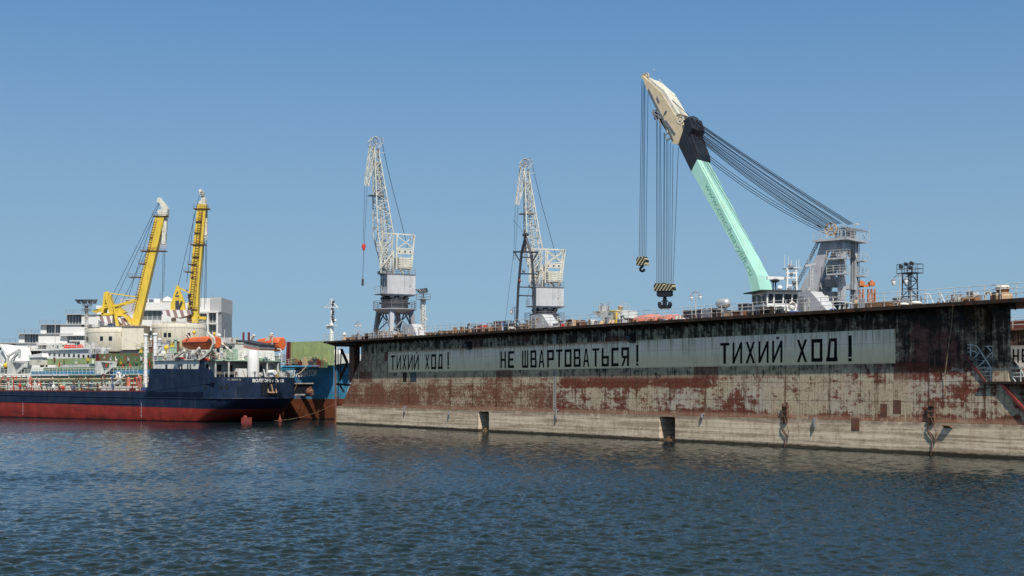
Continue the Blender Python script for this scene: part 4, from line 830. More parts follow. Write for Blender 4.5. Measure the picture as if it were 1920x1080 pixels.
# ------------------------------------------------------------------ the mint heavy-lift floating crane behind the dock
hp = Vector(((1572 - 960) / FPX * 186, 186, 0))
Hh = Frame(hp.x, hp.y, 0.0, math.pi - R(40))
def floating_crane():
    t = fthing(Hh, 'floating_crane', 'huge mint green boom crane with grey tower and cream head behind the dock', 'floating crane')
    l = lambda px, py, yl=0.0: Hh.L(px, py, yl)
    W_ = 1.9
    def P(pts, yl): return [(l(px, py, yl).x, l(px, py, yl).z) for px, py in pts]
    # hull and deck, hidden from the front by the dock
    hl = MB(); ring = lambda z, k: [(26 * k, -7 * k, z), (30 * k, 0, z), (26 * k, 7 * k, z), (-20, 9, z), (-20, -9, z)]
    hl.loft([ring(-1, .94), ring(1, .97), ring(4.2, 1.0)]); hl.build('hull', M['green_dark'], t)
    MB().lathe((0, 0, 4.2), [(4.2, 0), (4.2, 3.0), (4.6, 3.1), (4.6, 3.9), (.5, 3.9)], 20).build('slew_ring', M['steel_grey'], t)
    zb = 8.1
    foot = l(1421, 590, W_)
    MB().box(-5.5, foot.x + 1.2, -3.4, 3.4, zb, zb + 1.2).build('slew_platform', M['light_grey'], t)
    # boom: lower mint box, black collar
    fx = foot.x
    mint = [(1296, 321), (1400, 505), (1410, 552), (1416, 620), (1434, 620), (1430, 560), (1418, 515), (1307, 299)]
    bo = MB().prism(P(mint, W_), -W_, W_); boom = bo.build('boom', M['mint'], t)
    MB().prism([(fx - .9, zb + 1.2), (fx + .9, zb + 1.2), (fx + .4, foot.z), (fx - .4, foot.z)], -W_ - .4, W_ + .4).build('boom_foot', M['mint'], t)
    a, b = l(1446, 545, -W_), l(1480, 560, -W_); 
    MB().prism(P([(1440, 545), (1478, 548), (1476, 600), (1440, 600)], -W_ + .4), -W_ - .3, -W_ + .7).build('boom_stop', M['mint'], t)
    blk = [(1271.5, 271), (1295.8, 321.5), (1307.2, 298.5), (1283.2, 237)]
    MB().prism(P(blk, W_ + .01), -W_ - .01, W_ + .01).build('boom_collar', M['black'], t)
    MB().prism([*P([(1283.2, 237), (1307.2, 298.5)], W_ + .01), *P([(1306, 287), (1284, 226)], W_)], -W_ - .25, W_ - .25).build('collar_backing', M['black'], t)
    MB().prism(P([(1283, 237), (1291, 255), (1297, 240), (1291, 219), (1281, 226)], W_), -W_ - .1, W_ - .05).build('collar_bracket', M['black'], t)
    hd = [(1203.8, 141), (1211.5, 166), (1251, 247), (1261.5, 269), (1271.5, 271), (1283.2, 237), (1266, 217), (1240, 174), (1209, 146)]
    MB().prism(P(hd, W_ * .8), -W_ * .8, W_ * .8).build('boom_head', M['beige'], t)
    MB().prism(P([(1240, 174), (1266, 217), (1270, 212), (1244, 169), (1216, 146), (1211, 148)], W_ * .8), -W_ * .9, W_ * .7).build('head_cheek', M['crane_white'], t)
    mb = MB()
    for a, b in (((1216, 166), (1252, 238)), ((1232, 180), (1236, 190)), ((1245, 214), (1250, 207)), ((1248, 225), (1266, 250)), ((1252, 232), (1262, 262)), ((1240, 240), (1233, 214)), ((1230, 222), (1224, 206)), ((1224, 206), (1238, 213)), ((1226, 212), (1240, 222)), ((1222, 210), (1232, 226)), ((1252, 262), (1246, 254)), ((1246, 254), (1254, 248)), ((1250, 264), (1258, 258))):
        mb.bar(l(*a, W_ * .85), l(*b, W_ * .85), .16)
    mb.build('head_walkway', M['steel_grey'], t)
    mb = MB(); mb.bar(l(1228, 222, .3), l(1239, 218, .3), .5); mb.lathe(l(1231, 212, .4), [(.3, -.4), (.3, .5)], 8).lathe(l(1239, 219, .4), [(.35, -.5), (.35, .5)], 8).bar(l(1238, 224, .6), l(1252, 246, .6), .3); mb.build('deflector_gear', M['steel_dark'], t)
    for px, py, r, y, m in ((1207.6, 143.5, .46, .9, 'beige'), (1212, 142, .5, .3, 'beige'), (1276, 225, .62, 1.45, 'crane_white'), (1296, 228, .7, 1.0, 'steel_dark'), (1299, 226, .7, .2, 'steel_dark'), (1303, 228, .7, -.6, 'steel_dark')):
        MB().wheel(l(px, py, y), (0, 1, 0), r, .22, 6, .18).build('sheave', M[m], t)
    ant = MB(); ant.tube(l(1218, 145), l(1226, 132), .03, 4).ball(l(1226, 131.5), .1, 6); ant.rail([l(1236, 160, -.6), l(1262, 190, -.6)], 1.0, .8, .03); ant.build('head_aerial', M['rail'], t)
    c0 = MB()
    for y in (-.6, -.3, 0, .3, .6): c0.tube(l(1211, 143, y), l(1300, 224, y), .05, 4)
    c0.build('hoist_rope_run', M['rope'], t)
    # rows of lettering on the boom side: laid along the lower edge
    A_, B_ = l(1317.5, 349, W_), l(1402.5, 520, W_); d = (B_ - A_); L_ = d.length; ux = d.normalized(); uy = Vector((0, 1, 0)).cross(ux); uy = uy if uy.x < 0 and False else uy
    up = Vector((-ux.z, 0, ux.x)); up = up if up.z > 0 else -up
    if True:
        # text reads down the boom; letter tops point to the upper right in the picture, i.e. towards the tower
        up = Vector((ux.z, 0, -ux.x));  up = up if up.x < 0 else -up
    me_s = 1.75
    textobj('lettering', 'www.cmc-heavylift.ru', me_s, paint('lettering_grey_green', (0.17, 0.38, 0.33), 0.5, 0.15, 0, streak=0.1), boom, lambda u, v, z: A_ + ux * (u * L_) + up * (.35 + v * .70) + Vector((0, .012 + z, 0)), .006)
    sm = MB()
    sm.tube(l(1312, 302, W_ - .5), l(1404, 470, W_ - .5), .05, 4)
    for y in (-.9, -.2): sm.tube(l(1316, 300, y), l(1424, 505, y), .05, 4)
    sm.build('boom_cable', M['pale_green'], t)
    # tower: two side frames leaning forward, with portal openings
    S = 2.3
    tw = MB()
    side = [(1541, 450), (1583, 450), (1583, 590), (1571, 590), (1571, 486), (1566, 472), (1559, 468), (1552, 472), (1548, 482), (1521, 585), (1488, 585), (1494, 556), (1533, 476)]
    pts = P(side, S)
    for y0, y1 in ((S - .55, S + .1), (-S - .1, -S + .55)): MB().prism(pts, y0, y1).build('tower_frame', M['light_grey'], t)
    xs = lambda px, yl=S: l(px, 500, yl).x
    xa, xb = xs(1583), xs(1571); zt = l(1575, 452, S).z
    z = lambda py: l(1577, py, S).z; xf0 = xs(1541)
    for q0, q1, q2, q3 in ((xa + .05, xb - .05, 466, 450), (xa + .1, xb - .1, 541, 531), (xf0 - .9, xf0 - .2, 466, 450), (xs(1530), xs(1525), 540, 500)): MB().box(min(q0, q1), max(q0, q1), -S + .55, S - .55, z(q2), z(q3)).build('tower_crossbeam', M['light_grey'], t)
    for y in (S - .55, -S + .55):
        g = MB(); s_ = -1 if y > 0 else 1
        g.prism([(xa + .02, z(466)), (xa + .02, z(474)), (xa + .02, z(480))], 0, .1) if False else g.hexa([(xa, y, z(466)), (xb, y, z(466)), (xb, y, z(480)), (xa, y, z(480)), (xa, y + s_ * .9, z(466)), (xb, y + s_ * .9, z(466)), (xb, y + s_ * .1, z(480)), (xa, y + s_ * .1, z(480))]); g.build('corner_gusset', M['light_grey'], t)
    # platforms with railings
    def platf(py, x0, x1_, ya, yb, th=.22):
        zz_ = z(py); MB().box(x0, x1_, ya, yb, zz_ - th, zz_).build('platform', M['light_grey'], t)
        MB().rail([(x0, ya, zz_), (x0, yb, zz_), (x1_, yb, zz_)], 1.1, 1.0, .035).build('platform_railing', M['rail'], t)
    platf(447, xa - .9, xs(1530), -S - 1.2, S + .9, .3)
    platf(484, xa - .9, xs(1556), S + .1, S + 1.1); platf(513, xa - .9, xs(1556), S + .1, S + 1.1)
    platf(484, xa - 1.0, xa - .02, -S - 1.0, -S + .6); platf(513, xa - 1.0, xa - .02, -S - 1.0, -S + .6)
    # interior plant and stairs
    mb = MB(); mb.box(xs(1560), xs(1520), -S + .6, S - .6, z(575), z(545)); mb.tube((xs(1548), -1.2, z(525)), (xs(1548), 1.2, z(525)), .8, 12); mb.build('winch_house', M['steel_grey'], t)
    mb = MB(); mb.ladder(l(1574, 588, S + .15), l(1574, 452, S + .15), (1, 0, 0), .5, .035); mb.ladder((xa - .08, -S, z(590)), (xa - .08, -S, z(452)), (0, 1, 0), .5, .035)
    mb.ladder(l(1490, 552, S - .2) + Vector((.3, 0, .3)), l(1538, 455, S - .2) + Vector((.3, 0, .3)), (0, 1, 0), .7, .05); mb.rail([l(1490, 552, S - .2), l(1515, 505, S - .2), l(1538, 455, S - .2)], 1.0, .9, .035); mb.build('tower_ladder', M['steel_grey'], t)
    rp = MB()
    for y, o in ((.2, .15), (-.2, .3), (.5, .4), (-.6, .2)): rp.tube((xa - o, y, z(452)), (xa - o + .2, y * 1.3, z(595)), .03, 5)
    rp.build('luffing_rope', M['rope'], t)
    # head gear on top
    z0 = z(447); mb = MB()
    mb.box(xa + .2, xs(1560), -1.6, 1.6, z0, z0 + .4); mb.box(xa + .1, xa + .9, -1.4, -.4, z0 + .4, z0 + 1.3); mb.bar((xa - .6, -S, z0 + 1.5), (xs(1560), S, z0 + 1.6), .25); mb.bar((xa - 1.5, -2.2, z0 + 1.2), (xa + 1.0, 1.2, z0 + 1.9), .18)
    for k in range(6): mb.bar((xa + .2 + k * .35, -1.6 + k * .5, z0), (xa + .3 + k * .3, -1.5 + k * .5, z0 + 1.6), .2, .4)
    mb.build('headgear', M['steel_grey'], t)
    for y in (1.7, 1.1, .5, -.2): MB().wheel(l(1558, 430, y), (0, 1, 0), .95, .25, 8, .14).build('sheave', M['steel_grey'] if y < 1.5 else M['tan'], t)
    mb = MB(); mb.tube((xa - 1.5, -2.8, z0), (xa - 1.5, -2.8, z0 + 2.6), .03, 4).tube((xa - .2, -1, z0), (xa - .2, -1, z0 + 2.4), .03, 4); mb.bar((xa - .6, -1.2, z0 + 2.3), (xa + .2, -.8, z0 + 2.3), .15); mb.build('tower_aerial', M['rail'], t)
    # luffing cables from collar to tower top
    bc = MB(); rr = random.Random(3)
    ends = []
    for p, q, n_, sg in (((1305, 227), (1600, 420), 4, .25), ((1305, 234), (1578, 419), 4, .35), ((1303, 241), (1562, 420), 5, .4), ((1302, 248), (1553, 427), 5, .55)):
        for k in range(n_): f = k / max(1, n_ - 1); ends.append((l(p[0] - k * .4, p[1] + k * 1.2, 1.5 - 2.6 * f), l(q[0] - k * 3.0, q[1] + k * .5, 1.9 - 3.4 * f), sg))
    for k in range(3): ends.append((l(1322 + k * 1.5, 286 + k * 6, 1.2 - k * 1.0), l(1553 - k * 2, 433 + k * 3, 1.5 - k), .75))
    for a, b, s in ends: bc.path(sag(a, b, s + rr.uniform(-.12, .12), 9), .043, 4)
    bc.build('luffing_cable', M['rope'], t)
    # hooks
    def hook(px0, px1, pyt, pyb, topx, topy, n, big):
        c = l((px0 + px1) / 2, pyb); tp = l((px0 + px1) / 2, pyt)
        yv = c.y; g = MB(); w2 = abs(l(px1, pyt).x - l(px0, pyt).x) / 2 * (0.45)
        f = lambda px, py: Vector((0, 0, 0))
        return c, tp
    for nm, pa, pb_, y0, n, tops in (('small', 1196.5, 1213, 482, 5, ((1203.5, 150), (1206, 154), (1208, 158), (1209.5, 160), (1215, 175))), ('main', 1229.5, 1264, 531, 11, ((1231, 226), (1233, 228), (1237, 232), (1238.5, 233), (1245, 248), (1246, 250), (1250, 258), (1252.5, 262), (1257, 268), (1262, 272), (1272, 276)))):
        yl = 0.0; ca = math.cos; rpm = MB()
        bots = [pa + 2 + (pb_ - pa - 4) * k / (n - 1) for k in range(n)]
        for k in range(n):
            yk = (.8 if k % 2 else -.5)
            b = l(bots[k], y0, 0); rpm.tube(l(*tops[k], 0) + Vector((0, 0, 0)), b, .045, 4)
        rpm.build('hoist_rope', M['rope'], t)
        stripe = hookstripe
        def slab(p0, p1, q0, q1, nm_, m, yy=.5, ch=0):
            a, b = l(p0, q0), l(p1, q1); c = ch
            poly = [(a.x, a.z - abs(a.z - b.z) * .3), (a.x - (a.x - b.x) * .15, a.z), (b.x + (a.x - b.x) * .15, a.z), (b.x, a.z - abs(a.z - b.z) * .3), (b.x, b.z), (a.x, b.z)]
            return MB().prism(poly, -yy, yy).build(nm_, m, t)
        if nm == 'small':
            slab(1196.5, 1213, 482.5, 497, 'hook_block', stripe, .55)
            g = MB(); g.tube(l(1204.5, 497), l(1204.5, 501), .22, 8); g.path([l(1204.5, 500), l(1201, 502), l(1200, 506), l(1203, 508.5), l(1207, 508), l(1208.5, 504)], .2, 7); g.build('hook', M['black'], t)
        else:
            slab(1229.5, 1248.5, 531.5, 545, 'hook_block', stripe, .6); slab(1248.7, 1264, 532.5, 545, 'hook_block', stripe, .55)
            g = MB(); a, b = l(1234, 545), l(1259, 556); g.prism([(a.x, a.z), (b.x, a.z), (b.x, b.z + .15), (b.x + .4, b.z), (a.x - .4, b.z), (a.x, b.z + .2)], -.45, .45); g.build('hook_yoke', M['black'], t)
            g = MB(); c = l(1246.5, 556); g.ball(l(1246.5, 559.5), .32, 10)
            k_ = lambda px, py: (l(px, py).x, l(px, py).z)
            anchor = [k_(1244.6, 560), k_(1248.4, 560), (k_(1249, 571)), k_(1252, 575), k_(1254.5, 571), k_(1254.5, 568), k_(1257, 566), k_(1258.5, 571), k_(1256.5, 577), k_(1252, 580), k_(1241, 580), k_(1236.5, 577), k_(1234.7, 571), k_(1236, 566), k_(1238.5, 568), k_(1238.5, 571), k_(1241, 575), k_(1244, 571)]
            g.prism(anchor, -.3, .3); g.tube(l(1246, 561), l(1239, 566.5), .07, 5).tube(l(1247, 561), l(1254, 566.5), .07, 5); g.build('hook', M['black'], t)
    # the operator's house right of the stair hood
    bx = l(1560, 590, 5.0); z1_ = l(1558, 569, 5).z
    MB().frus(bx.x - 1.8, bx.x + 1.8, 3.6, 6.4, zb, bx.x - 1.8, bx.x + 1.8, 3.6, 6.4, l(1558, 585, 5).z).build('control_house', M['clean_white'], t)
    z2_ = l(1558, 585, 5).z
    MB().frus(bx.x - 1.7, bx.x + 1.7, 3.7, 6.3, z2_, bx.x - 1.75, bx.x + 1.75, 3.65, 6.35, z1_).build('control_house_window', M['glass'], t)
    g = MB()
    for x in (-1.78, -.6, .6, 1.78): g.bar((bx.x + x, 6.36, z2_), (bx.x + x * 1.02, 6.42, z1_), .16)
    for y in (3.8, 5.1, 6.36): g.bar((bx.x - 1.8, y, z2_), (bx.x - 1.86, y, z1_), .16)
    g.box(bx.x - 2.2, bx.x + 2.2, 3.3, 6.8, z1_ + .02, z1_ + .14); g.build('control_house_frame', M['clean_white'], t)
    MB().lathe((bx.x + .9, 5, z1_ + .14), [(.1, 0), (.1, .35), (.4, .45), (.4, .8), (.2, 1.0)], 12).rail([(bx.x - 2.1, 6.7, z1_ + .15), (bx.x + 2.1, 6.7, z1_ + .15)], .5, 1, .03, 1).build('searchlight', M['rail'], t)
    return t
n = NT('hook_stripes'); x, y, z = n.sep(); s = n.math('FRACT', n.mul(n.add(x, n.mul(z, .75)), 1.6)); hookstripe = n.done(n.mix(n.math('GREATER_THAN', s, .62), (0.02, 0.02, 0.02), (0.50, 0.44, 0.27)), 0.5)
floating_crane()

# ------------------------------------------------------------------ vessels standing inside the dock
tp = D.W(D.X(1465, 15), 15, PT + .6); ta = R(12)
t = thing('docked_tug', 'white wheelhouse of a tug with dark windows and radar mast inside the dock', 'tug', tp, ta)
B = Frame(*tp, ta); l = lambda px, py, yl=0.0: B.L(px, py, yl)
hl = MB(); rg = lambda z, b: [(b * .8, 12, z), (-b * .8, 12, z), (-b, -2, z), (-b * .6, -6, z), (0, -8 + (8 - z) * .2, z), (b * .6, -6, z), (b, -2, z)]
hl.loft([rg(.3, 1.2), rg(1.5, 3.0), rg(5.5, 3.4), rg(6.6, 3.5)]); hl.build('hull', M['green_dark'], t)
zl, zr_ = l(1460, 592, -2).z, l(1460, 550, -2).z; xl, xr_ = l(1438, 580, -2).x, l(1497, 580, -2).x
MB().box(xl - .4, xr_ + .4, -2.6, 6, 6.6, zl).build('deckhouse', M['clean_white'], t)
zw0, zw1 = l(1460, 569, -2).z, l(1460, 551, -2).z
wh = MB().box(xl, xr_, -2, 2, zl, zw0).build('wheelhouse', M['clean_white'], t)
MB().box(xl + .06, xr_ - .06, -1.94, 1.94, zw0, zw1).build('window_band', M['glass'], wh)
g = MB()
for px in (1438.5, 1450.5, 1468, 1484.5, 1497):
    x = l(px, 560, -2).x; g.bar((x, -1.99, zw0), (x + .06, -1.99, zw1), .14, .08)
for y in (-1.9, -.7, .6, 1.9): g.bar((xl + .03, y, zw0), (xl + .03, y, zw1), .1, .2); g.bar((xr_ - .03, y, zw0), (xr_ - .03, y, zw1), .1, .2)
g.box(xl, xr_, -2.0, 2.0, zw1, zw1 + .25); g.build('window_frame', M['clean_white'], wh)
MB().box(xl - .75, xr_ + .2, -2.5, 2.5, zw1 + .25, zw1 + .38).build('roof', M['steel_dark'], t)
zr2_ = zw1 + .38; g = MB()
for px in (1475, 1494): g.bar(l(px, 550, -.6), l(px + (1.5 if px < 1480 else -2), 505, -.6), .18); g.bar(l(px, 550, .6), l(px + (1.5 if px < 1480 else -2), 505, .6), .14)
for py in (504, 512, 521, 535): g.bar(l(1474, py, -.6), l(1495, py, -.6), .14); g.bar(l(1475, py, .6), l(1494, py, .6), .1)
g.box(l(1472, 503).x, l(1497, 503).x, -.8, .8, l(1480, 504).z, l(1480, 503).z)
for px, py in ((1471.5, 478), (1478.5, 480), (1484, 487), (1493, 488), (1498, 486)): g.tube(l(px, 503, -.5), l(px, py, -.5), .025, 4)
g.build('mast', M['clean_white'], t)
for px, py, r_ in ((1489, 529, .25), (1480, 542, .25), (1484, 514, .2), (1483, 500, .3)): MB().lathe(l(px, py, -.7), [(r_ * .5, -r_), (r_, -r_ * .4), (r_, r_ * .4), (r_ * .5, r_)], 8).build('mast_lamp_or_hook', M['steel_grey'], t)
g = MB(); g.bar(l(1438, 521), l(1472, 522), .25, .3); g.build('radar_scanner', M['clean_white'], t)
g = MB(); g.bar(l(1449, 550), l(1450, 527), .12).bar(l(1454.5, 550), l(1454, 527), .12).lathe(l(1453, 526), [(.3, -.2), (.55, 0), (.3, .18)], 10); g.build('radar_stand', M['steel_dark'], t)
MB().ball(l(1462, 540, -.8), .28, 10).tube(l(1462, 550, -.8), l(1462, 542, -.8), .1).build('searchlight', M['porcelain'], t)
g = MB(); lp = l(1485.5, 572.5, -2.1); R_ = .33
for k in range(14): a, b = 2 * math.pi * k / 14, 2 * math.pi * (k + 1) / 14; g.tube(lp + Vector((R_ * math.cos(a), 0, R_ * math.sin(a))), lp + Vector((R_ * math.cos(b), 0, R_ * math.sin(b))), .09, 6)
g.build('lifebuoy', M['rail'], t)
g = MB(); g.bar(l(1420, 553, -2.4), l(1432, 553.5, -2.4), .1).ball(l(1421, 553, -2.4), .14, 6).ball(l(1426, 555.5, -2.4), .14, 6); g.build('navigation_lamp', M['steel_dark'], t)
g = MB(); g.bar(l(1519, 548, 1), l(1519, 500, 1), .12).bar(l(1523.5, 548, 1), l(1523, 503, 1), .12).bar(l(1509, 499, 1), l(1529, 494.5, 1), .2).tube(l(1516, 500, 1), l(1516, 476, 1), .03, 4).tube(l(1516, 545, 1), l(1516, 540, 1), .3, 8)
for k in range(6): g.bar(l(1519, 545 - k * 7, 1), l(1523.5, 545 - k * 7, 1), .07)
g.build('aft_mast', M['light_grey'], t)

t = thing('docked_ship', 'ship inside the dock with green bulwark and small white bridge wing', 'ship', D.W(D.X(1150, 15), 15, PT + .6), D.a)
B = Frame(*D.W(D.X(1150, 15), 15, PT + .6), D.a); zt = B.Z(1150, 601, -4)
rg = lambda z, b: [(-36, b * .4, z), (-36, -b * .4, z), (-30, -b, z), (20, -b, z), (25, -b * .6, z), (29, 0, z), (25, b * .6, z), (20, b, z), (-30, b, z)]
MB().loft([rg(.2, 2.5), rg(1.6, 4), rg(zt - 1, 4.4), rg(zt, 4.4)]).build('hull', M['green_dark'], t)
l = lambda px, py, yl=0.0: B.L(px, py, yl)
a, b = l(1145, 600), l(1176, 582); MB().box(a.x, b.x, -1.6, 1.6, zt, b.z).build('bridge', M['white'], t)
MB().prism([(l(1137, 595).x, l(1137, 595).z), (l(1146, 595).x, l(1137, 595).z), (l(1146, 584).x, l(1137, 584).z), (l(1124, 584).x, l(1137, 584).z)], -1.2, 1.2).build('bridge_wing', M['rail'], t)
g = MB().rail([l(1124, 584, -1.2), l(1142, 582, -1.2), l(1142, 582, 1.2)], 1.0, .5, .03, 4); g.rail([l(1166, 584, -1.2), l(1180, 586, -1.2)], 1.0, .5, .03, 3); g.build('wing_railing', M['rail'], t)
MB().box(l(1129, 580).x, l(1136, 580).x, -.6, .6, l(1130, 584).z, l(1130, 574).z).build('console', M['light_grey'], t)
MB().bar(l(1162, 583), l(1164, 574), .4, .3, .6, .5).build('searchlight', M['tan'], t)
MB().bar(l(1142, 583, -1.65), l(1164, 584, -1.65), .14).bar(l(1148, 599, -1.65), l(1162, 585, -1.65), .12).build('brace', M['yellow'], t)

# far orange gantry crane
g0 = Vector(((1627 - 960) / FPX * 300, 300, 0)); B = Frame(g0.x, 330, 2.2, 0.0); l = lambda px, py, yl=0.0: B.L(px, py, yl) 
t = fthing(B, 'gantry_crane', 'far orange gantry crane seen just right of the grey tower', 'gantry crane')
g = MB()
for px in (1615, 1631, 1637): g.lattice((l(px, 600).x, 0, 0), l(px, 542), 1.0, 1.0, .9, .9, 14, .2, .10, (1, 0, 0))
g.build('leg', M['orange_far'], t); MB().bar(l(1612, 537), l(1640, 534), .7, .6).build('girder', M['orange_far'], t)
for px in (1614, 1634): a = l(px, 534); MB().box(a.x - .7, a.x + .7, -1, 1, a.z - .3, a.z + .7).box(a.x - .3, a.x + .3, -.6, .6, a.z + .7, a.z + 1.1).build('trolley', M['orange_far'], t)
# ------------------------------------------------------------------ the tanker in the foreground left
T = Frame(-50.1, 197.0, 0.0, math.atan2(-.6, .8))
def hull_material(name, top, bottom, zf, rusty=0.0, mark=True):
    n = NT(name); x, y, z = n.sep(); a = n.noise(0.5, 6, None, 0.6); st = n.noise(1.0, 6, n.map((1.6, 1.6, 0.18)), 0.6); b = n.noise(1.0, 6, n.map((0.12, 0.3, 1.6)), 0.6)
    tp = n.mix(n.ss(a, 0.35, 0.7), top, tuple(c * 1.55 + .004 for c in top)); tp = n.mix(n.mul(n.ss(st, 0.56, 0.76), 0.35), tp, (0.10, 0.09, 0.09))
    bt = n.mix(n.ss(a, 0.3, 0.7), tuple(c * 0.65 for c in bottom), bottom); bt = n.mix(n.mul(n.ss(b, 0.5, 0.68), 0.6), bt, (0.09, 0.02, 0.02)); bt = n.mix(n.mul(n.ss(st, 0.56, 0.72), 0.4), bt, (0.30, 0.08, 0.05))
    if rusty: tp = n.mix(n.ss(n.add(n.noise(0.35, 7), n.mul(n.ss(z, 5.0, 2.5), rusty)), 0.62, 0.72), tp, (0.20, 0.055, 0.025))
    line_ = n.add(n.mul(x, zf[1]), zf[0])
    c = n.mix(n.ss(n.math('SUBTRACT', z, line_), -.02, .02), bt, tp); c = n.mix(n.ss(n.add(z, n.mul(a, .3)), 0.42, 0.2), c, (0.012, 0.010, 0.010))
    n.bump(n.add(n.mul(a, 0.6), n.noise(0.45, 2)), 0.5, 0.10)
    return n.done(c, 0.5, spec=0.25)
M['navy'] = hull_material('navy_hull_paint', (0.006, 0.014, 0.036), (0.30, 0.036, 0.026), (2.1, -0.012))
M['cargo_blue'] = hull_material('blue_hull_paint', (0.040, 0.175, 0.30), (0.17, 0.055, 0.028), (3.4, 0.0), 0.12)
def ship_ring(z, x0, a, bow=-125, inset=0.0, B_=16.5, n=18):
    h = B_ / 2; b = h - inset
    pts = [(bow, h, z), (bow + 5, h - b * .55, z), (bow + 16, h - b * .92, z), (bow + 26, inset, z)] + [(bow + 26 + (x0 - bow - 26) * k / 6, inset, z) for k in range(1, 6)]
    for k in range(n + 1): t = -math.pi / 2 + math.pi * k / n; pts.append((x0 + a * math.cos(t), h + b * math.sin(t), z))
    pts += [(bow + 26 + (x0 - bow - 26) * k / 6, B_ - inset, z) for k in range(5, 0, -1)] + [(bow + 26, B_ - inset, z), (bow + 16, h + b * .92, z), (bow + 5, h + b * .55, z)]
    return pts
t = fthing(T, 'tanker', 'navy blue and red river tanker with orange lifeboats moored in front', 'tanker ship')
MB().loft([ship_ring(-1.2, 1.0, .6, inset=.6), ship_ring(0.0, 2.0, 2.4, inset=.15), ship_ring(1.7, 3.0, 5.0), ship_ring(3.6, 3.9, 7.0), ship_ring(4.6, 3.9, 7.05)]).build('hull', M['navy'], t, True)
# poop: raised stern from px 280 on
xp = T.X(281)
def poop_ring(z, a, d=0.0, n=22):
    pts = [(xp - d, 0, z)]
    for k in range(n + 1): q = -math.pi / 2 + math.pi * k / n; pts.append((3.9 + a * math.cos(q), 8.25 + 8.25 * math.sin(q), z))
    return pts + [(xp - d, 16.5, z)]
poop = MB().loft([poop_ring(3.7, 7.08, 1.6), poop_ring(4.6, 7.1, .5), poop_ring(6.85, 7.15)]).build('poop', M['navy'], t, True)
zz = lambda px, py: T.Z(px, py)
X_ = T.X
MB().prism([(xp - 1.2, 4.62), (xp - .4, 5.6), (xp, zz(281, 691)), (X_(372), zz(372, 692)), (X_(375), zz(375, 676)), (X_(380), zz(380, 676)), (X_(383), zz(383, 691)), (X_(397), zz(397, 693)), (X_(401), 6.9), (X_(401), 6.0), (xp, 4.62)], -.03, .10).build('bulwark', M['navy'], t)
for px0 in (43, 265):
    x = X_(px0)
    for k in range(11): MB().box(x - .06, x + .06, -.012, -.002, .55 + k * .22, .64 + k * .22).build('draught_mark', M['clean_white'], t)
rb = MB(); 
for z in (3.62,):
    pts = [(-95, -.02, z + .75)] + [(-60, -.02, z + .4), (xp, -.02, z + .05)]
    for k in range(12): q = -math.pi / 2 + math.pi * k / 14; pts.append((3.9 + 7.12 * math.cos(q), 8.25 + 8.3 * math.sin(q), z))
    rb.path([Vector(p) for p in pts], .08, 5)
rb.path([(-95, -.02, 3.0), (-40, -.02, 2.75), (-12, -.02, 2.65)], .07, 5)
rb.build('rubbing_strake', M['navy'], t)
ps = MB()
for px in (299, 303, 311, 316, 327, 338, 361, 370, 425): ps.tube((X_(px), -.02, zz(px, 720.5)), (X_(px), .02, zz(px, 720.5)), .18, 10)
ps.build('porthole', M['glass'], poop)
ps = MB()
for px in (413, 465, 478):
    k = X_(px); 
    q = max(-1, min(1, (k - 3.9) / 7.13)); an = math.acos(q) if k > 3.9 else math.pi / 2
    y = 8.25 - 8.25 * math.sin(an) if k > 3.9 else 0
for q, r in ((-1.50, .28), (-1.12, .34), (-1.0, .34)):
    p = Vector((3.9 + 7.13 * math.cos(q), 8.25 + 8.25 * math.sin(q), 5.35)); nn = Vector((math.cos(q), math.sin(q), 0)); ps.tube(p - nn * .1, p + nn * .03, r, 12)
ps.build('fairlead', M['glass'], poop)
# stern name on the curve, centred over the anchor
def on_stern(q0, q1, z0, off=.02):
    def fn(u, v, z):
        q = q0 + (q1 - q0) * u; nx, ny = math.cos(q) / 7.13, math.sin(q) / 8.25; m = math.hypot(nx, ny)
        return Vector((3.9 + 7.13 * math.cos(q) + nx / m * (off + z), 8.25 + 8.25 * math.sin(q) + ny / m * (off + z), z0 + v))
    return fn
textobj('lettering', 'ВОЛГОНЕФТЬ 102', .66, M['clean_white'], poop, on_stern(-.50, .22, 6.12), .01, .018)
textobj('lettering', 'АСТРАХАНЬ', .34, M['rail'], poop, on_stern(-.98, -.72, 6.36))
f = on_stern(0, 1, 0)
pk = MB(); 
for q0, q1 in ((-.34, -.22), (-.22, -.10), (-.10, .02), (.02, .12)):
    pk.face([f(q0, 4.0, .0), f(q1, 4.0, .0), f(q1, 6.05, .0), f(q0, 6.05, .0)])
pk.build('anchor_pocket', paint('navy_pocket_paint', (0.004, 0.008, 0.022), 0.5, 0.3), poop)
an = MB(); c = f(-.10, 5.0, .15); sd = Vector((-math.sin(-.10), math.cos(-.10), 0)); up = Vector((0, 0, 1))
an.bar(c + up * .75 - sd * .25, c - up * .45 + sd * .1, .16); an.bar(c - up * .45 - sd * .75, c - up * .45 + sd * .75, .26, .2); an.bar(c - up * .45 - sd * .75, c + up * .1 - sd * .85, .2, .2, .08, .08); an.bar(c - up * .45 + sd * .75, c + up * .1 + sd * .6, .2, .2, .08, .08)
an.build('anchor', M['tan'], t)
ru = MB(); p0 = T.L(456, 792, 2.2); p1 = T.L(472, 781, 2.2); ru.prism([(p0.x, -.6), (p1.x, -.6), (p1.x, p1.z - .1), (p1.x - 1.0, p1.z - .15), (p1.x - 1.25, p1.z + .15), (p1.x - 1.5, p1.z - .15), (p0.x, p1.z - .2)], 1.8, 2.2); ru.build('rudder', M['red_oxide'], t)
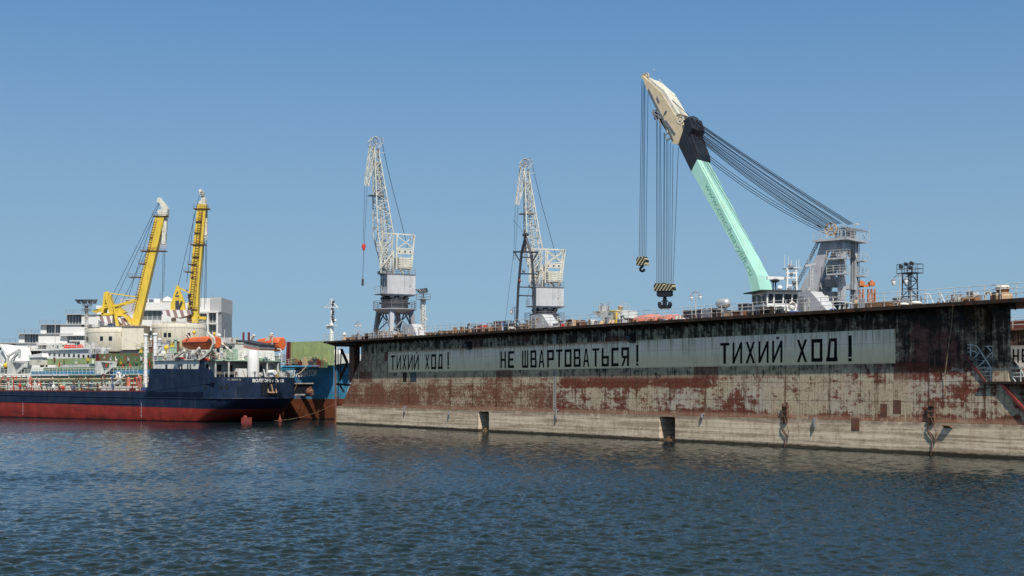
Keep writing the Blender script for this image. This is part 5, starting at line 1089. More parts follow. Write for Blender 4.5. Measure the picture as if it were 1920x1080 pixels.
# deck houses
zb = T.Z(350, 674, 1.2); Wt = M['white']
XH = X_(393, 1.3)
MB().box(xp + .4, XH, .55, 15.9, 6.9, zb - .14).build('deckhouse', Wt, t)
wn = MB()
for px, w_ in ((312, .5), (336, .35), (341, .35), (352, .3), (357, .3), (389, .6)):
    x = T.X(px, .55); MB().box(x - w_ / 2, x + w_ / 2, .53, .548, zb - 1.5, zb - .75).build('window', M['glass'], t)
for y, m in ((3.2, 'steel_dark'), (5.4, 'darkred'), (11.5, 'steel_dark')): MB().box(XH + .002, XH + .03, y - .4, y + .4, 6.95, 8.8).build('door', M[m], t)
MB().box(xp + .2, XH + .1, .28, 16.2, zb - .14, zb).build('boat_deck', M['crane_white'], t)
def aft(z): return [(XH, .6, z)] + [(3.9 + 4.6 * math.cos(q), 8.25 + 7.4 * math.sin(q), z) for q in [-math.pi / 2 + math.pi * k / 16 for k in range(17)]] + [(XH, 15.9, z)]
MB().loft([aft(zb - .30), aft(zb - .12)]).build('aft_deck', M['pale_green'], t)
for q in (-1.3, -.9, -.4, .1, .5): x, y = 3.9 + 4.4 * math.cos(q), 8.25 + 7.1 * math.sin(q); MB().bar((x, y, 6.9), (x, y, zb - .3), .18).build('stanchion', Wt, t)
rl = MB(); rl.rail([(xp + .3, .25, zb), (X_(405), .25, zb)], 1.0, 1.2, .03); rl.rail([Vector(p) for p in aft(zb - .12)[1:]], 1.05, 1.2, .035)
rl.build('railing', M['rail'], t)
pr = MB()
for k in range(26):
    q = -1.25 + k * .1; p = Vector((3.9 + 7.0 * math.cos(q), 8.25 + 8.1 * math.sin(q), 6.85)); pr.tube(p, p + Vector((0, 0, .75)), .03, 4)
    if k: pr.tube(pv + Vector((0, 0, .75)), p + Vector((0, 0, .75)), .025, 4).tube(pv + Vector((0, 0, .5)), p + Vector((0, 0, .5)), .025, 4)
    pv = p
pr.build('stern_railing', M['rail'], t)
# upper house
up0 = T.L(398, 674, 6.5); up1 = T.L(441, 644, 6.5)
MB().box(up0.x - 5, up1.x, 6.5, 12, zb, up1.z).build('upper_house', Wt, t)
wn = MB()
for px in (409, 421, 432): x = T.X(px, 6.5); wn.box(x - .38, x + .38, 6.48, 6.498, up1.z - 1.35, up1.z - .45)
wn.build('window', M['glass'], t)
MB().box(T.X(402, 6.5), up1.x + .1, 6.2, 12.2, up1.z, up1.z + .2).box(up0.x, T.X(430, 7), 7, 9, up1.z + .2, up1.z + 1.0).build('house_top', M['rail'], t)
MB().box(T.X(414, 4.8), T.X(443, 4.8), 4.8, 5.2, zb, zb + 1.6).build('green_screen', M['pale_green'], t)
# funnel
fy = 8.2; l = lambda px, py, yl=fy: T.L(px, py, yl)
fp = lambda pts, y=fy: [(l(px, py, y).x, l(px, py, y).z) for px, py in pts]
fun = MB().prism(fp([(443, 675), (443, 650), (485, 656.5), (487, 681), (443, 681)]), fy, fy + 3.2).build('funnel', M['clean_white'], t)
MB().prism(fp([(443, 650), (443, 646.5), (486, 653.5), (485, 656.5)], fy), fy - .02, fy + 3.22).build('funnel_band', M['pink'], fun)
MB().prism(fp([(443, 646.5), (443, 640), (486, 648.5), (486, 653.5)], fy), fy - .01, fy + 3.21).build('funnel_top', M['steel_grey'], fun)
MB().prism(fp([(442.5, 640), (443.5, 637.2), (486.5, 645.5), (487, 648.5)], fy), fy - .08, fy + 3.3).build('funnel_cap', M['black'], fun)
for px, py in ((456.5, 623), (466.5, 623)): a = l(px, 645, fy + 1.5); b = l(px, py, fy + 1.5); MB().tube(a, b, .18, 10).build('exhaust_pipe', M['darkred'], fun)
c = T.L(475, 696, 6.0); tz = T.Z(475, 655, 6.0); MB().lathe((c.x, 6.0, 6.9), [(.85, 0), (.9, 1.2), (.9, tz - 7.7), (.7, tz - 7.2), (.3, tz - 7.0)], 16).build('tank', M['clean_white'], t, True)
MB().box(c.x - 2.2, c.x - 1.0, 4.0, 5.6, 6.9, 8.2).build('locker', M['clean_white'], t)
# lifeboats
def lifeboat(px0, px1, pyt, pyb, yl, lab=None):
    a = T.L(px0, pyb, yl); b = T.L(px1, pyt, yl); L_ = b.x - a.x; zc = a.z; hh = b.z - a.z; cy = yl + 1.3
    def sec(x, w_, zk, zt): 
        return [(x, cy + w_ * c_, z) for c_, z in ((0, zk), (.55, zk + (zc + hh * .55 - zk) * .15), (.9, zk + (zc + hh * .55 - zk) * .6), (1, zc + hh * .58), (.85, zt - hh * .1), (.5, zt), (-.5, zt), (-.85, zt - hh * .1), (-1, zc + hh * .58), (-.9, zk + (zc + hh * .55 - zk) * .6), (-.55, zk + (zc + hh * .55 - zk) * .15))]
    S_ = [(0, .45, .30, .74), (.03, .8, .18, .84), (.12, 1.1, .06, .92), (.38, 1.25, 0, .97), (.78, 1.2, 0, 1.0), (.94, 1.05, .05, 1.0), (1.0, .8, .14, .92)]
    o = MB().loft([sec(a.x + f * L_, w_, zc + k * hh, zc + q * hh) for f, w_, k, q in S_]).build('lifeboat', M['orange'], t, True)
    g = MB()
    for (f0, w0, *_), (f1, w1, *_) in zip(S_, S_[1:]): g.bar((a.x + f0 * L_, cy - w0 - .03, zc + hh * .6), (a.x + f1 * L_, cy - w1 - .03, zc + hh * .6), .08)
    g.build('gunwale', M['pink'], o); return o
lifeboat(334, 395, 630, 656.5, .1)
lifeboat(474, 518, 632, 660, 12.6)
dv = MB(); l = lambda px, py, yl=-.15: T.L(px, py, yl)
W3 = [(389, 624), (400, 634), (401, 645), (396, 656), (385, 668), (374, 674)]
for p, q in zip(W3, W3[1:]): dv.bar(l(*p), l(*q), .42, .3)
dv.bar(l(326, 672), l(346, 657), .35); dv.bar(l(349, 626), l(356, 634, .6), .25); dv.bar(l(364, 664), l(374, 652), .3)
dv.build('davit', M['crane_white'], t)
dv = MB(); l2 = lambda px, py: T.L(px, py, 13)
for seq in ([(510, 628), (499, 640), (494, 651), (499, 660), (503, 664)], [(476, 628), (468, 640), (464, 650)]):
    for p, q in zip(seq, seq[1:]): dv.bar(l2(*p), l2(*q), .45, .3)
dv.bar(l2(504, 640), l2(510, 625), .4); dv.build('davit', M['crane_white'], t)
fb = MB(); fb.prism([(l(370, 673).x, l(370, 676).z), (l(383, 673).x, l(370, 676).z), (l(381, 671).x, l(370, 671).z), (l(373, 671).x, l(370, 671).z)], .1, .9).prism([(l(325, 673).x, l(325, 673.5).z), (l(337, 673).x, l(325, 673.5).z), (l(335, 671).x, l(325, 670).z)], .1, .9); fb.build('davit_foot', M['redpaint'], t)
sp = MB(); sp.tube(T.L(403, 633, 4), T.L(436, 661, 4), .14, 6); sp.tube(T.L(404, 633, 4), T.L(404, 660, 4), .1, 5); sp.tube(T.L(421, 640, 6), T.L(421, 618, 6), .05, 5); sp.tube(T.L(510.5, 632, 12), T.L(510, 660, 12), .12, 5); sp.path([T.L(x, y, 8) for x, y in ((528, 680), (528.5, 660), (526, 655), (520, 654))], .09, 5)
sp.build('spar', M['rail'], t)
# clutter on the boat deck and stern
rr = random.Random(11); cols = ['crane_white', 'rail', 'pale_green', 'clean_white', 'steel_grey', 'rust', 'wood', 'yellow', 'green_old', 'bluepaint']
def clut(n, px0, px1, yl0, yl1, z0, hmax, wmax, cl):
    for k in range(n):
        yl = rr.uniform(yl0, yl1); x = T.X(rr.uniform(px0, px1), yl); m = M[rr.choice(cl)]; h = rr.uniform(.25, hmax); w_ = rr.uniform(.12, wmax); s = rr.random()
        if s < .35: MB().box(x - w_, x + w_, yl - w_, yl + w_, z0, z0 + h).box(x - w_ - .03, x + w_ + .03, yl - w_ - .03, yl + w_ + .03, z0 + h, z0 + h + .04).build('deck_box', m, t)
        elif s < .6: MB().lathe((x, yl, z0), [(w_ * .6, 0), (w_ * .6, h * .6), (w_, h * .65), (w_ * .8, h), (.02, h * 1.05)], 8).build('mushroom_vent', m, t)
        elif s < .8: MB().tube((x, yl, z0), (x + rr.uniform(-.6, .6), yl, z0 + h * 1.3), .07, 5).build('stay', m, t)
        else: MB().tube((x - w_ * 1.6, yl, z0 + h * .6), (x + w_ * 1.6, yl, z0 + h * .6), h * .35, 8).box(x - w_, x + w_, yl - .2, yl + .2, z0, z0 + h * .4).build('winch_drum', m, t)
clut(40, 296, 420, .5, 3.0, zb, 1.5, .45, ['crane_white', 'rail', 'pale_green', 'clean_white', 'steel_grey', 'wood'])
clut(46, 415, 530, 3.5, 11, 6.9, 1.3, .45, cols); clut(30, 440, 525, 6, 13, zb - .12, 1.2, .5, ['rail', 'pale_green', 'steel_grey', 'clean_white'])
for px, py, y, r_ in ((364, 623, 2, .3), (312, 652, 2, .42), (402, 626, 3, .25)): MB().ball(T.L(px, py, y), r_, 8).bar(T.L(px, py, y), T.L(px, py + 10, y), .12).build('deck_lamp', M['yellow'], t)
# tall white vent columns at the break of the poop
for px, pt in ((273, 629), (291, 628)):
    b = T.L(px, 690, 4); tp = T.L(px, pt, 4); g = MB().tube((b.x, 4, 4.6), (tp.x, 4, tp.z), .3, 10).lathe((tp.x, 4, tp.z), [(.3, -.1), (.42, 0), (.42, .18), (.2, .3)], 10)
    for k in range(9): z = 4.9 + k * 1.1; g.tube((b.x, 4, z), (b.x, 4, z + .08), .34, 10)
    g.build('vent_column', M['clean_white'], t)
# catwalk, pipes and valves on the main deck
cz = T.Z(140, 702, 7); cat = MB(); xa, xb = -95, T.X(262, 7)
cat.box(xa, xb, 6.6, 8.0, cz - .12, cz)
for k in range(16): x = xa + (xb - xa) * k / 15; cat.bar((x, 6.8, 4.6), (x, 6.8, cz), .12).bar((x, 7.8, 4.6), (x, 7.8, cz), .12)
cat.rail([(xa, 6.6, cz), (xb, 6.6, cz)], 1.0, 1.1, .03, 2); cat.build('catwalk', M['crane_white'], t)
MB().box(-95, xp - 2, 11.2, 15.6, 4.6, T.Z(140, 706, 11.2)).build('dark_backing_box', M['green_dark'], t)  # added dark box covering the blue hull behind the deck pipes
for k in range(5): x = -88 + k * 16; MB().box(x, x + 9, 10.4, 11.1, 4.6, 6.3 + .2 * (k % 2)).build('cargo_tank', M['green_old'], t)
for k in range(15):
    yl = rr.uniform(1.2, 13); z = 4.9 + rr.uniform(.2, 2.0); x0 = rr.uniform(-90, -30); x1_ = min(xp - 1, x0 + rr.uniform(18, 60)); MB().tube((x0, yl, z), (x1_, yl, z), rr.uniform(.07, .16), 7).build('deck_pipe', M[rr.choice(['crane_white', 'rail', 'rust', 'pale_green', 'green_old', 'tan'])], t)
for k in range(190):
    x = rr.uniform(-68, xp - 1.2); yl = rr.uniform(1.0, 12); m = M[rr.choice(['crane_white', 'rail', 'rust', 'rust', 'redpaint', 'pale_green', 'bluepaint', 'yellow', 'wood', 'clean_white', 'darkred', 'tan', 'green_old', 'steel_grey'])]; g = MB(); h = rr.uniform(.6, 2.5)
    g.tube((x, yl, 4.6), (x, yl, 4.6 + h), rr.uniform(.05, .13), 6); s = rr.random()
    if s < .4: g.wheel((x, yl - .1, 4.6 + h), (0, 1, rr.uniform(-.5, .5)), rr.uniform(.2, .36), .08, 4, .2).build('valve', m, t)
    elif s < .65: g.lathe((x, yl, 4.6 + h * .3), [(.1, 0), (.28, .1), (.30, .5), (.1, .65)], 8).build('tank_vent', m, t)
    elif s < .85: g.path([(x, yl, 4.6 + h), (x + .3, yl, 5.0 + h), (x + .8, yl, 4.9 + h), (x + .9, yl, 4.6)], .09, 6).build('bent_pipe', m, t)
    else: g.box(x - .4, x + .5, yl - .3, yl + .3, 4.6, 4.6 + h * .6).build('manifold', m, t)
for px0, px1, m in ((15, 40, 0), (58, 78, 0), (98, 124, 0), (190, 245, 0)): a = T.X(px0, 2.5); b = T.X(px1, 2.5); MB().box(a, b, 2.5, 4.5, 4.6, 5.5).build('deck_trunk', M['crane_white'], t)
MB().bar(T.L(212, 722, 2.5), T.L(233, 704, 2.5), .22).build('deck_derrick', M['clean_white'], t); MB().path([T.L(x, y, 3) for x, y in ((219.5, 708), (220, 700), (222.5, 699), (225, 701), (225, 708))], .2, 7).build('bent_pipe', M['clean_white'], t); MB().bar(T.L(54, 700, 3), T.L(54, 726, 3), .3).build('stanchion', M['clean_white'], t)
for px, w_, h in ((57.5, .3, 1.7), (241, .3, 1.5), (262, .36, 1.7)): x = T.X(px, 3); MB().lathe((x, 3, 5.3), [(w_, 0), (w_, h), (.1, h + .2)], 10).build('red_cylinder', M['pink'], t)
sr_ = MB()
for k in range(50): x = -95 + k * (xp + 94) / 49; zr = 4.62; sr_.tube((x, .15, zr), (x, .15, zr + .55), .05, 4)
sr_.tube((-95, .15, 5.15), (xp - 1, .15, 5.15), .035, 4).box(-95, xp - 1.2, .02, .2, 4.6, 4.8); sr_.build('side_rail', M['darkred'], t)
g = MB(); p = [on_stern(0, 1, 0)(-.10, 3.0, 0), T.L(523, 780, 9)]; 
MB().lathe(T.L(525, 791, 7), [(.3, 0), (.22, .5), (.08, .8), (.06, 1.2)], 8).build('stern_chain_guard', M['red_oxide'], t)
a_ = T.W(*on_stern(0, 1, 0)(-.05, 0.2, .02)); b_ = D.W(D.X(633), -.25, 3.0)
line('mooring_rope', 'pale mooring line running from the tanker stern to the dock corner post', sag(a_, b_, .6, 12), .017, M['tan'], 'rope')

# ------------------------------------------------------------------ blue cargo ship behind
YC = 18.0; BC = 13.0; hC = YC + BC / 2
c_ = fthing(T, 'cargo_ship', 'blue cargo ship with green hatch covers and rusty bow behind the tanker', 'cargo ship')
stem = T.X(668, hC)
def cring(z, xs_, bw, fl, zo):
    """bow ring: xs_ stem x, straight side until xs_-fl"""
    pts = [(-70, hC - bw, z)] ; n = 12
    for k in range(n + 1):
        u = k / n; w_ = bw * (1 - u ** 2.0); pts.append((xs_ - fl + fl * u, hC - w_, z + zo * u * u))
    for k in range(n - 1, -1, -1):
        u = k / n; w_ = bw * (1 - u ** 2.0); pts.append((xs_ - fl + fl * u, hC + w_, z + zo * u * u))
    return pts + [(-70, hC + bw, z)]
zd = T.Z(540, 690, YC)
MB().loft([cring(-1.5, stem - 4.5, 5.6, 14, 0), cring(0, stem - 4.0, 6.0, 14, 0), cring(3.4, stem - 2.5, 6.4, 14, .2), cring(6, stem - 1.2, 6.5, 14, .6), cring(zd, stem, 6.5, 14, 2.0)]).build('hull', M['cargo_blue'], c_, True)
wl = MB(); a = T.L(530, 688, YC); b = T.L(598, 687, YC); wl.tube((a.x, YC - .02, a.z), (b.x, YC + .15, b.z), .22, 6); wl.build('rubbing_strake', M['cargo_blue'], c_)
a = T.L(536, 707, YC); b = T.L(596, 704.5, YC + .4)
def side_pt(xq):
    xs_, fl = stem - .75, 14.0; u = max(0, (xq - (xs_ - fl)) / fl); return hC - 6.5 * (1 - u * u)
def tpx(x, y): p_ = T.W(x, y); return 960 + FPX * p_.x / p_.y
def xat(px):
    lo_, hi_ = -20.0, 40.0
    for _ in range(50):
        m_ = (lo_ + hi_) / 2
        if tpx(m_, side_pt(m_)) < px: lo_ = m_
        else: hi_ = m_
    return lo_
xn0, xn1 = xat(528), xat(597)
textobj('lettering', 'РАСУЛ ГАМЗАТОВ', 1.35, M['clean_white'], c_, lambda u, v, z: Vector((xn0 + (xn1 - xn0) * u, side_pt(xn0 + (xn1 - xn0) * u) - .22 - z, a.z + (b.z - a.z) * u + v)), .01, .05)
rec = MB(); p = T.L(550, 720, YC); q_ = T.L(587, 739, YC); rec.prism([(p.x - 2, p.z), (q_.x, p.z), (q_.x - .6, q_.z), (p.x - 2, q_.z)], YC - .05, YC + .02) ; rec.build('anchor_recess', M['black'], c_)
MB().box(p.x - 2, q_.x, YC - .25, YC + .1, p.z, p.z + .18).box(p.x - 2, q_.x - 1, YC - .25, YC + .1, q_.z - .2, q_.z).build('recess_edge', M['rail'], c_)
g = MB(); p = T.L(583, 735, YC); g.ball((p.x, YC - .3, p.z), .7, 8).bar((p.x - .9, YC - .4, p.z - .6), (p.x + .9, YC - .4, p.z - .3), .3).bar((p.x + .3, YC - .4, p.z - .8), (p.x + .3, YC - .4, p.z + .9), .25); g.build('anchor', M['rust'], c_)
MB().box(-70, stem - 14.5, YC + .3, YC + BC - .3, zd - .06, zd).build('deck', M['redpaint'], c_)
# hatch covers: two along the hold, one standing by the forecastle
hs_ = [((82, 178), (672.5, 703), 'green', ), ((186, 285), (662, 703), 'green_old'), ((545, 616), (640, 675), 'green')]
for (p0, p1), (q0, q1), m in hs_:
    yl = YC + 2.0; a = T.L(p0, q1, yl); b = T.L(p1, q0, yl); zz0 = zd if q1 < 700 else T.Z(p0, 688 if p0 < 100 else 700, yl)
    hc = MB().box(a.x, b.x, yl, yl + 1.3, zz0 + .4, T.Z((p0 + p1) / 2, q0, yl)).build('hatch_cover', M[m], c_)
    g = MB(); top = T.Z((p0 + p1) / 2, q0, yl)
    for k in range(1, 8): x = a.x + (b.x - a.x) * k / 8; g.bar((x, yl - .03, zz0 + .5), (x, yl - .03, top - .1), .05)
    g.build('cover_rib', M[m], hc)
    for s in (-1,) if p0 < 300 else (-1,):
        x = a.x; fr = MB()
        fr.bar((x - .9, yl, zz0), (x - .6, yl, top), .35); fr.bar((x - .15, yl, zz0), (x - .15, yl, top), .3)
        for k in range(5): z = zz0 + .2 + (top - zz0 - .3) * k / 4; fr.bar((x - .9, yl, z), (x - .1, yl, z), .22)
        fr.bar((x - .9, yl + 1.2, zz0), (x - .9, yl + 1.2, top), .3); fr.bar((x - .7, yl, top - .1), (x - .7, yl + 1.2, top - .1), .25); fr.build('cover_frame', M['darkred'], c_)
zc_ = T.Z(140, 702, YC); co = MB()
co.rail([(-70, YC + .3, zc_), (T.X(262, YC), YC + .3, zc_)], 1.35, .85, .05, 4); co.build('deck_railing', M['pale_green'], c_)
MB().box(-70, T.X(280, YC), YC - .1, YC + 1.8, zc_ - .35, zc_ - .02).box(T.X(82, YC + 1.9), T.X(285, YC + 1.9), YC + 1.85, YC + 2.2, zd, T.Z(140, 688, YC)).build('side_coaming', M['green_old'], c_)
MB().box(-70, T.X(130, YC), YC - .16, YC - .1, zc_ - .25, zc_ + .1).box(T.X(180, YC), T.X(200, YC), YC - .16, YC - .1, zc_ - .25, zc_ + .15).build('coaming_edge', M['clean_white'], c_)
for p0, p1, p2 in ((183, 193, 215), (18, 27, 48)):
    yl = YC - .15; g = MB(); z0 = zc_; zt = T.Z(p0, 677, yl); f = lambda px, py: (T.L(px, py, yl).x, T.L(px, py, yl).z)
    g.prism([f(p0, 701), f(p1, 701), f(p1 + .5, 677), f(p0, 677)], yl - .5, yl + .5); g.prism([f(p1, 679), f(p1 + .5, 677), f(p2, 678), f(p2, 681)], yl - .5, yl + .5); g.prism([f(p2 - 3, 681), f(p2, 680), f(p2, 689), f(p1 + 8, 701), f(p1 + 1, 701), f(p2 - 6, 688)], yl - .4, yl + .4); g.build('break_bulwark', M['white'], c_)
g = MB(); a = T.L(55, 685, YC + 1); b = T.L(80, 670, YC + 1); g.box(a.x, b.x, YC + 1, YC + 2, a.z, b.z).build('canvas_shelter', M['crane_white'], c_)
MB().prism([(a.x - .3, b.z), (b.x + .3, b.z), (b.x, b.z + .8), (a.x, b.z + .5)], YC + .8, YC + 2.2).build('shelter_roof', M['clean_white'], c_)
# foremast, forecastle gear
fm_ = T.L(622, 676, hC - 1); lm = lambda px, py: T.L(px, py, hC - 1); m_ = MB(); m_.tube((fm_.x, hC - 1, zd), lm(622, 603), .42, 10, .3).tube(lm(622, 603), lm(622, 560), .22, 8, .15)
m_.bar(lm(608, 576), lm(634, 577), .12).bar(lm(610, 575), lm(622, 566), .1).bar(lm(634, 577), lm(623, 566), .1).box(lm(615, 611).x, lm(629, 611).x, hC - 1.5, hC - .5, lm(620, 611).z, lm(620, 610).z)
m_.build('foremast', M['clean_white'], c_)
g = MB()
for py in (566, 571, 579, 584, 589, 594, 598, 602): g.ball(lm(623 + (py % 3), py), .24, 6).bar(lm(620, py), lm(627, py), .08)
g.build('mast_lights', M['steel_dark'], c_)
g = MB(); g.ball(lm(615, 613), .35, 8).ball(lm(629, 601), .2, 6); g.build('mast_horn', M['clean_white'], c_)
g = MB(); g.prism([(lm(612, 675).x, zd + .2), (lm(660, 675).x, zd + .8), (lm(660, 665).x, lm(640, 664).z), (lm(624, 665).x, lm(624, 664).z), (lm(619, 652).x, lm(619, 656).z), (lm(616, 660).x, lm(616, 662).z)], hC - 2.2, hC + 2); g.build('forecastle_house', M['clean_white'], c_)
g = MB(); g.rail([(stem - 14, YC + .4, zd + .2), (stem - 6, YC + 1.6, zd + .7), (stem - 2, hC - 1.5, zd + 1.2)], 1.0, 1.2, .035)
for px in (628, 636): g.ladder(lm(px, 668), lm(px, 650), (1, 0, 0), .8, .06, .5)
g.build('forecastle_railing', M['rail'], c_)
for k in range(26):
    px = rr.uniform(548, 610); yl = YC + rr.uniform(.5, 1.8); p = T.L(px, 680, yl); h = rr.uniform(.5, 1.5); w_ = rr.uniform(.2, .5); MB().box(p.x - w_, p.x + w_, yl, yl + .5, zd, zd + h).tube((p.x, yl + .2, zd), (p.x, yl + .2, zd + h + .3), .12, 6).build('deck_box', M[rr.choice(['darkred', 'tan', 'steel_dark', 'rail', 'green_old', 'wood'])], c_)
g = MB(); ra = T.L(580, 682, YC - .2); g.path(sag(T.L(578, 682, YC), T.L(552, 704, YC - 3), .3, 6) , .04, 4); g.path([T.L(568, 690, YC - .3), T.L(551, 735, YC - .4)], .04, 4); g.build('hanging_line', M['tan'], c_)

# ------------------------------------------------------------------ white ship with the window row
YW = 38.0
s_ = fthing(T, 'passenger_ship', 'white passenger ship with a row of square dark windows behind the green hatches', 'passenger ship')
a = T.L(55, 672, YW); b = T.L(181, 655, YW); zh = T.Z(100, 690, YW)
MB().loft([[(-92, YW + 2, z), (-92, YW + 8, z), (b.x + 1, YW + 8, z), (b.x + 4, YW + 5, z), (b.x + 1, YW + .0, z)] for z in (-1, zh)]).build('hull', M['white'], s_)
MB().box(-92, b.x + .2, YW + .2, YW + 3.2, zh, a.z - .2).build('lower_house', M['white'], s_)
xw = T.X(78, YW); zt = T.Z(130, 656, YW)
MB().box(xw, b.x, YW, YW + 3, a.z - .2, zt).build('saloon', M['clean_white'], s_)
for k in range(11):
    px = 84 + k * 9.1; x = T.X(px, YW); py = 663.5 + k * .55; zc = T.Z(px, py, YW)
    fr = MB().box(x - .36, x + .36, YW - .03, YW - .004, zc - .36, zc + .36).build('window', M['glass'], s_)
MB().box(T.X(40, YW), b.x + .3, YW - .4, YW + 3.3, zt, zt + .35).build('roof', M['clean_white'], s_)
MB().box(T.X(56, YW + .6), xw, YW + .6, YW + 3, a.z, zt).build('wheelhouse_window', M['glass'], s_)
g = MB()
for px in (58, 64, 71, 76): x = T.X(px, YW + .5); g.bar((x, YW + .5, a.z), (x, YW + .5, zt), .14)
g.build('wheelhouse_post', M['rail'], s_)
g = MB(); g.rail([(T.X(50, YW), YW + .2, zt + .35), (b.x, YW + .2, zt + .35)], 1.2, 1.8, .035); g.tube(T.L(103, 650, YW + 3), T.L(104, 603, YW + 3), .1, 6, .04).tube(T.L(69, 650, YW + 3), T.L(69, 640, YW + 3), .09, 5)
for k in range(24): px = rr.uniform(50, 176); p = T.L(px, 656, YW + rr.uniform(1, 4)); g.box(p.x - rr.uniform(.1, .5), p.x + rr.uniform(.1, .5), p.y, p.y + .5, zt + .3, zt + rr.uniform(.6, 1.6))
g.build('roof_fittings', M['rail'], s_)
g = MB()
for p0, p1 in ((116, 124), (124, 136), (143, 148)): x0, x1_ = T.X(p0, YW + 1), T.X(p1, YW + 1); g.loft([[(x, YW + 1 + .8 + .8 * math.cos(q) * s, zt + .4 + .9 * s * max(0, math.sin(q))) for q in [2 * math.pi * k / 10 for k in range(10)]] for x, s in ((x0, .5), (x0 + (x1_ - x0) * .4, 1), (x1_, .6))])
g.build('red_cover', M['redpaint'], s_)
for k in range(10): px = rr.uniform(162, 198); p = T.L(px, 659, YW - 1); r = rr.uniform(.25, .6); MB().box(p.x - r, p.x + r, p.y, p.y + .8, p.z - .6, p.z + rr.uniform(.1, .7)).bar((p.x, p.y + .4, p.z), (p.x + .2, p.y + .4, p.z + 1.1), .1).build('stowed_gear', M[rr.choice(['clean_white', 'rail', 'light_grey', 'white'])], s_)
# white shiploader frame at the left edge
q = T.L(12, 690, 30); g_ = fthing(T, 'ship_bow', 'white bow of another ship with raking lattice at the left edge', 'ship')
l = lambda px, py, yl=30.0: T.L(px, py, yl); zz0 = l(10, 700).z
MB().prism([(l(-40, 690).x, zz0), (l(2, 690).x, zz0), (l(9, 676).x, l(9, 676).z), (l(1, 650).x, l(1, 650).z), (l(-40, 644).x, l(-40, 644).z)], 30, 37).build('bow_plating', M['clean_white'], g_)
MB().box(l(-40, 655).x, l(3, 655).x, 29.98, 29.999, l(0, 656).z, l(0, 652).z).build('window', M['glass'], g_)
g = MB()
for a, b in (((2, 648), (16, 668)), ((16, 668), (12, 690)), ((12, 690), (38, 655)), ((14, 668), (38, 655)), ((20, 678), (34, 662)), ((0, 684), (14, 692)), ((16, 690), (27, 672)), ((38, 655), (36, 672))): g.bar(l(*a, 29.5), l(*b, 29.5), .4)
g.build('raking_frame', M['clean_white'], g_)
MB().ball(l(12, 686, 29), .7, 8).bar(l(8, 686, 29), l(17, 684, 29), .6).build('winch', M['yellow'], g_)
g = MB()
for k in range(6): g.bar(l(5 + k * 1.2, 702 + k * 4.2, 8), l(8.5 + k * 1.2, 701 + k * 4.2, 8), .08)
g.bar(l(4, 700, 8), l(11, 726, 8), .12).bar(l(8, 700, 8), l(15, 726, 8), .12); g.build('gangway_ladder', M['rail'], g_)

# ------------------------------------------------------------------ yellow boom crane vessel
YV = 302.0
V = Frame(-75, YV, 0.0, 0.0)
v_ = fthing(V, 'crane_vessel', 'crane vessel with two cream turrets and yellow booms behind the tanker', 'crane vessel')
l = lambda px, py, yl=0.0: V.L(px, py, yl)
x0, x1_ = l(160, 690).x, l(400, 690).x; zdk = l(200, 664).z
MB().loft([[(x0, -7, z), (x1_ + 3, -7, z), (x1_ + 9, 0, z), (x1_ + 3, 7, z), (x0, 7, z)] for z in (-1, zdk)]).build('hull', M['white'], v_)
MB().box(l(300, 660).x, l(380, 660).x, -4, 5, zdk, l(300, 651).z).build('deckhouse', M['white'], v_)
striped = None
n = NT('striped_awning'); x, y, z = n.sep(); striped = n.done(n.mix(n.math('GREATER_THAN', n.math('FRACT', n.mul(n.add(x, n.mul(z, .3)), .62)), .5), (0.60, 0.58, 0.57), (0.23, 0.15, 0.15)), 0.8)
def turret(pxl, pxr, pyt, pyb, wins):
    a, b = l(pxl, pyb), l(pxr, pyt); r = (b.x - a.x) / 2; cx = (a.x + b.x) / 2; zt, zb_ = l((pxl + pxr) / 2, pyt, -r).z, l((pxl + pxr) / 2, pyb, -r).z
    tu = MB().lathe((cx, 0, 0), [(r * .5, zb_ - 2.5), (r * .5, zb_ - .7), (r * .97, zb_ - .25), (r, zb_), (r, zt - 1.05), (r + .06, zt - 1.0), (r + .06, zt - .12), (r, zt - .02), (.2, zt)], 40).build('turret', M['cream'], v_, True)
    MB().lathe((cx, 0, 0), [(r * .5, zdk), (r * .5, zb_ - 2.4)], 24).build('pedestal', M['steel_dark'], v_)  # dark tone puts the shade of the hollow into the pedestal
    for an in wins:
        q = R(an); g = MB(); c = Vector((cx + r * math.cos(q), r * math.sin(q), zb_ + (zt - zb_) * .52)); e = Vector((-math.sin(q), math.cos(q), 0)); o = Vector((math.cos(q), math.sin(q), 0))
        g.hexa([c + e * sx * .38 + o * oo + Vector((0, 0, sz * .5)) for oo in (-.1, .03) for sx, sz in ((-1, -1), (1, -1), (1, 1), (-1, 1))]); g.build('window', M['glass'], tu)
    g = MB(); g.rail([(cx + (r - .1) * math.cos(2 * math.pi * k / 18), (r - .1) * math.sin(2 * math.pi * k / 18), zt) for k in range(18)], 1.0, 2.5, .035, 2, True); g.build('turret_railing', M['rail'], v_)
    return cx, r, zt
turret(165, 271, 615, 656, (205, 214, 258, 276, 318)); turret(287, 385, 606, 652, (222, 254, 264, 305))
Ye = M['yellow']; Yw = M['crane_white']
def poly(pts, y0, y1, nm, m): return MB().prism([(l(px, py).x, l(px, py).z) for px, py in pts], y0, y1).build(nm, m, v_)
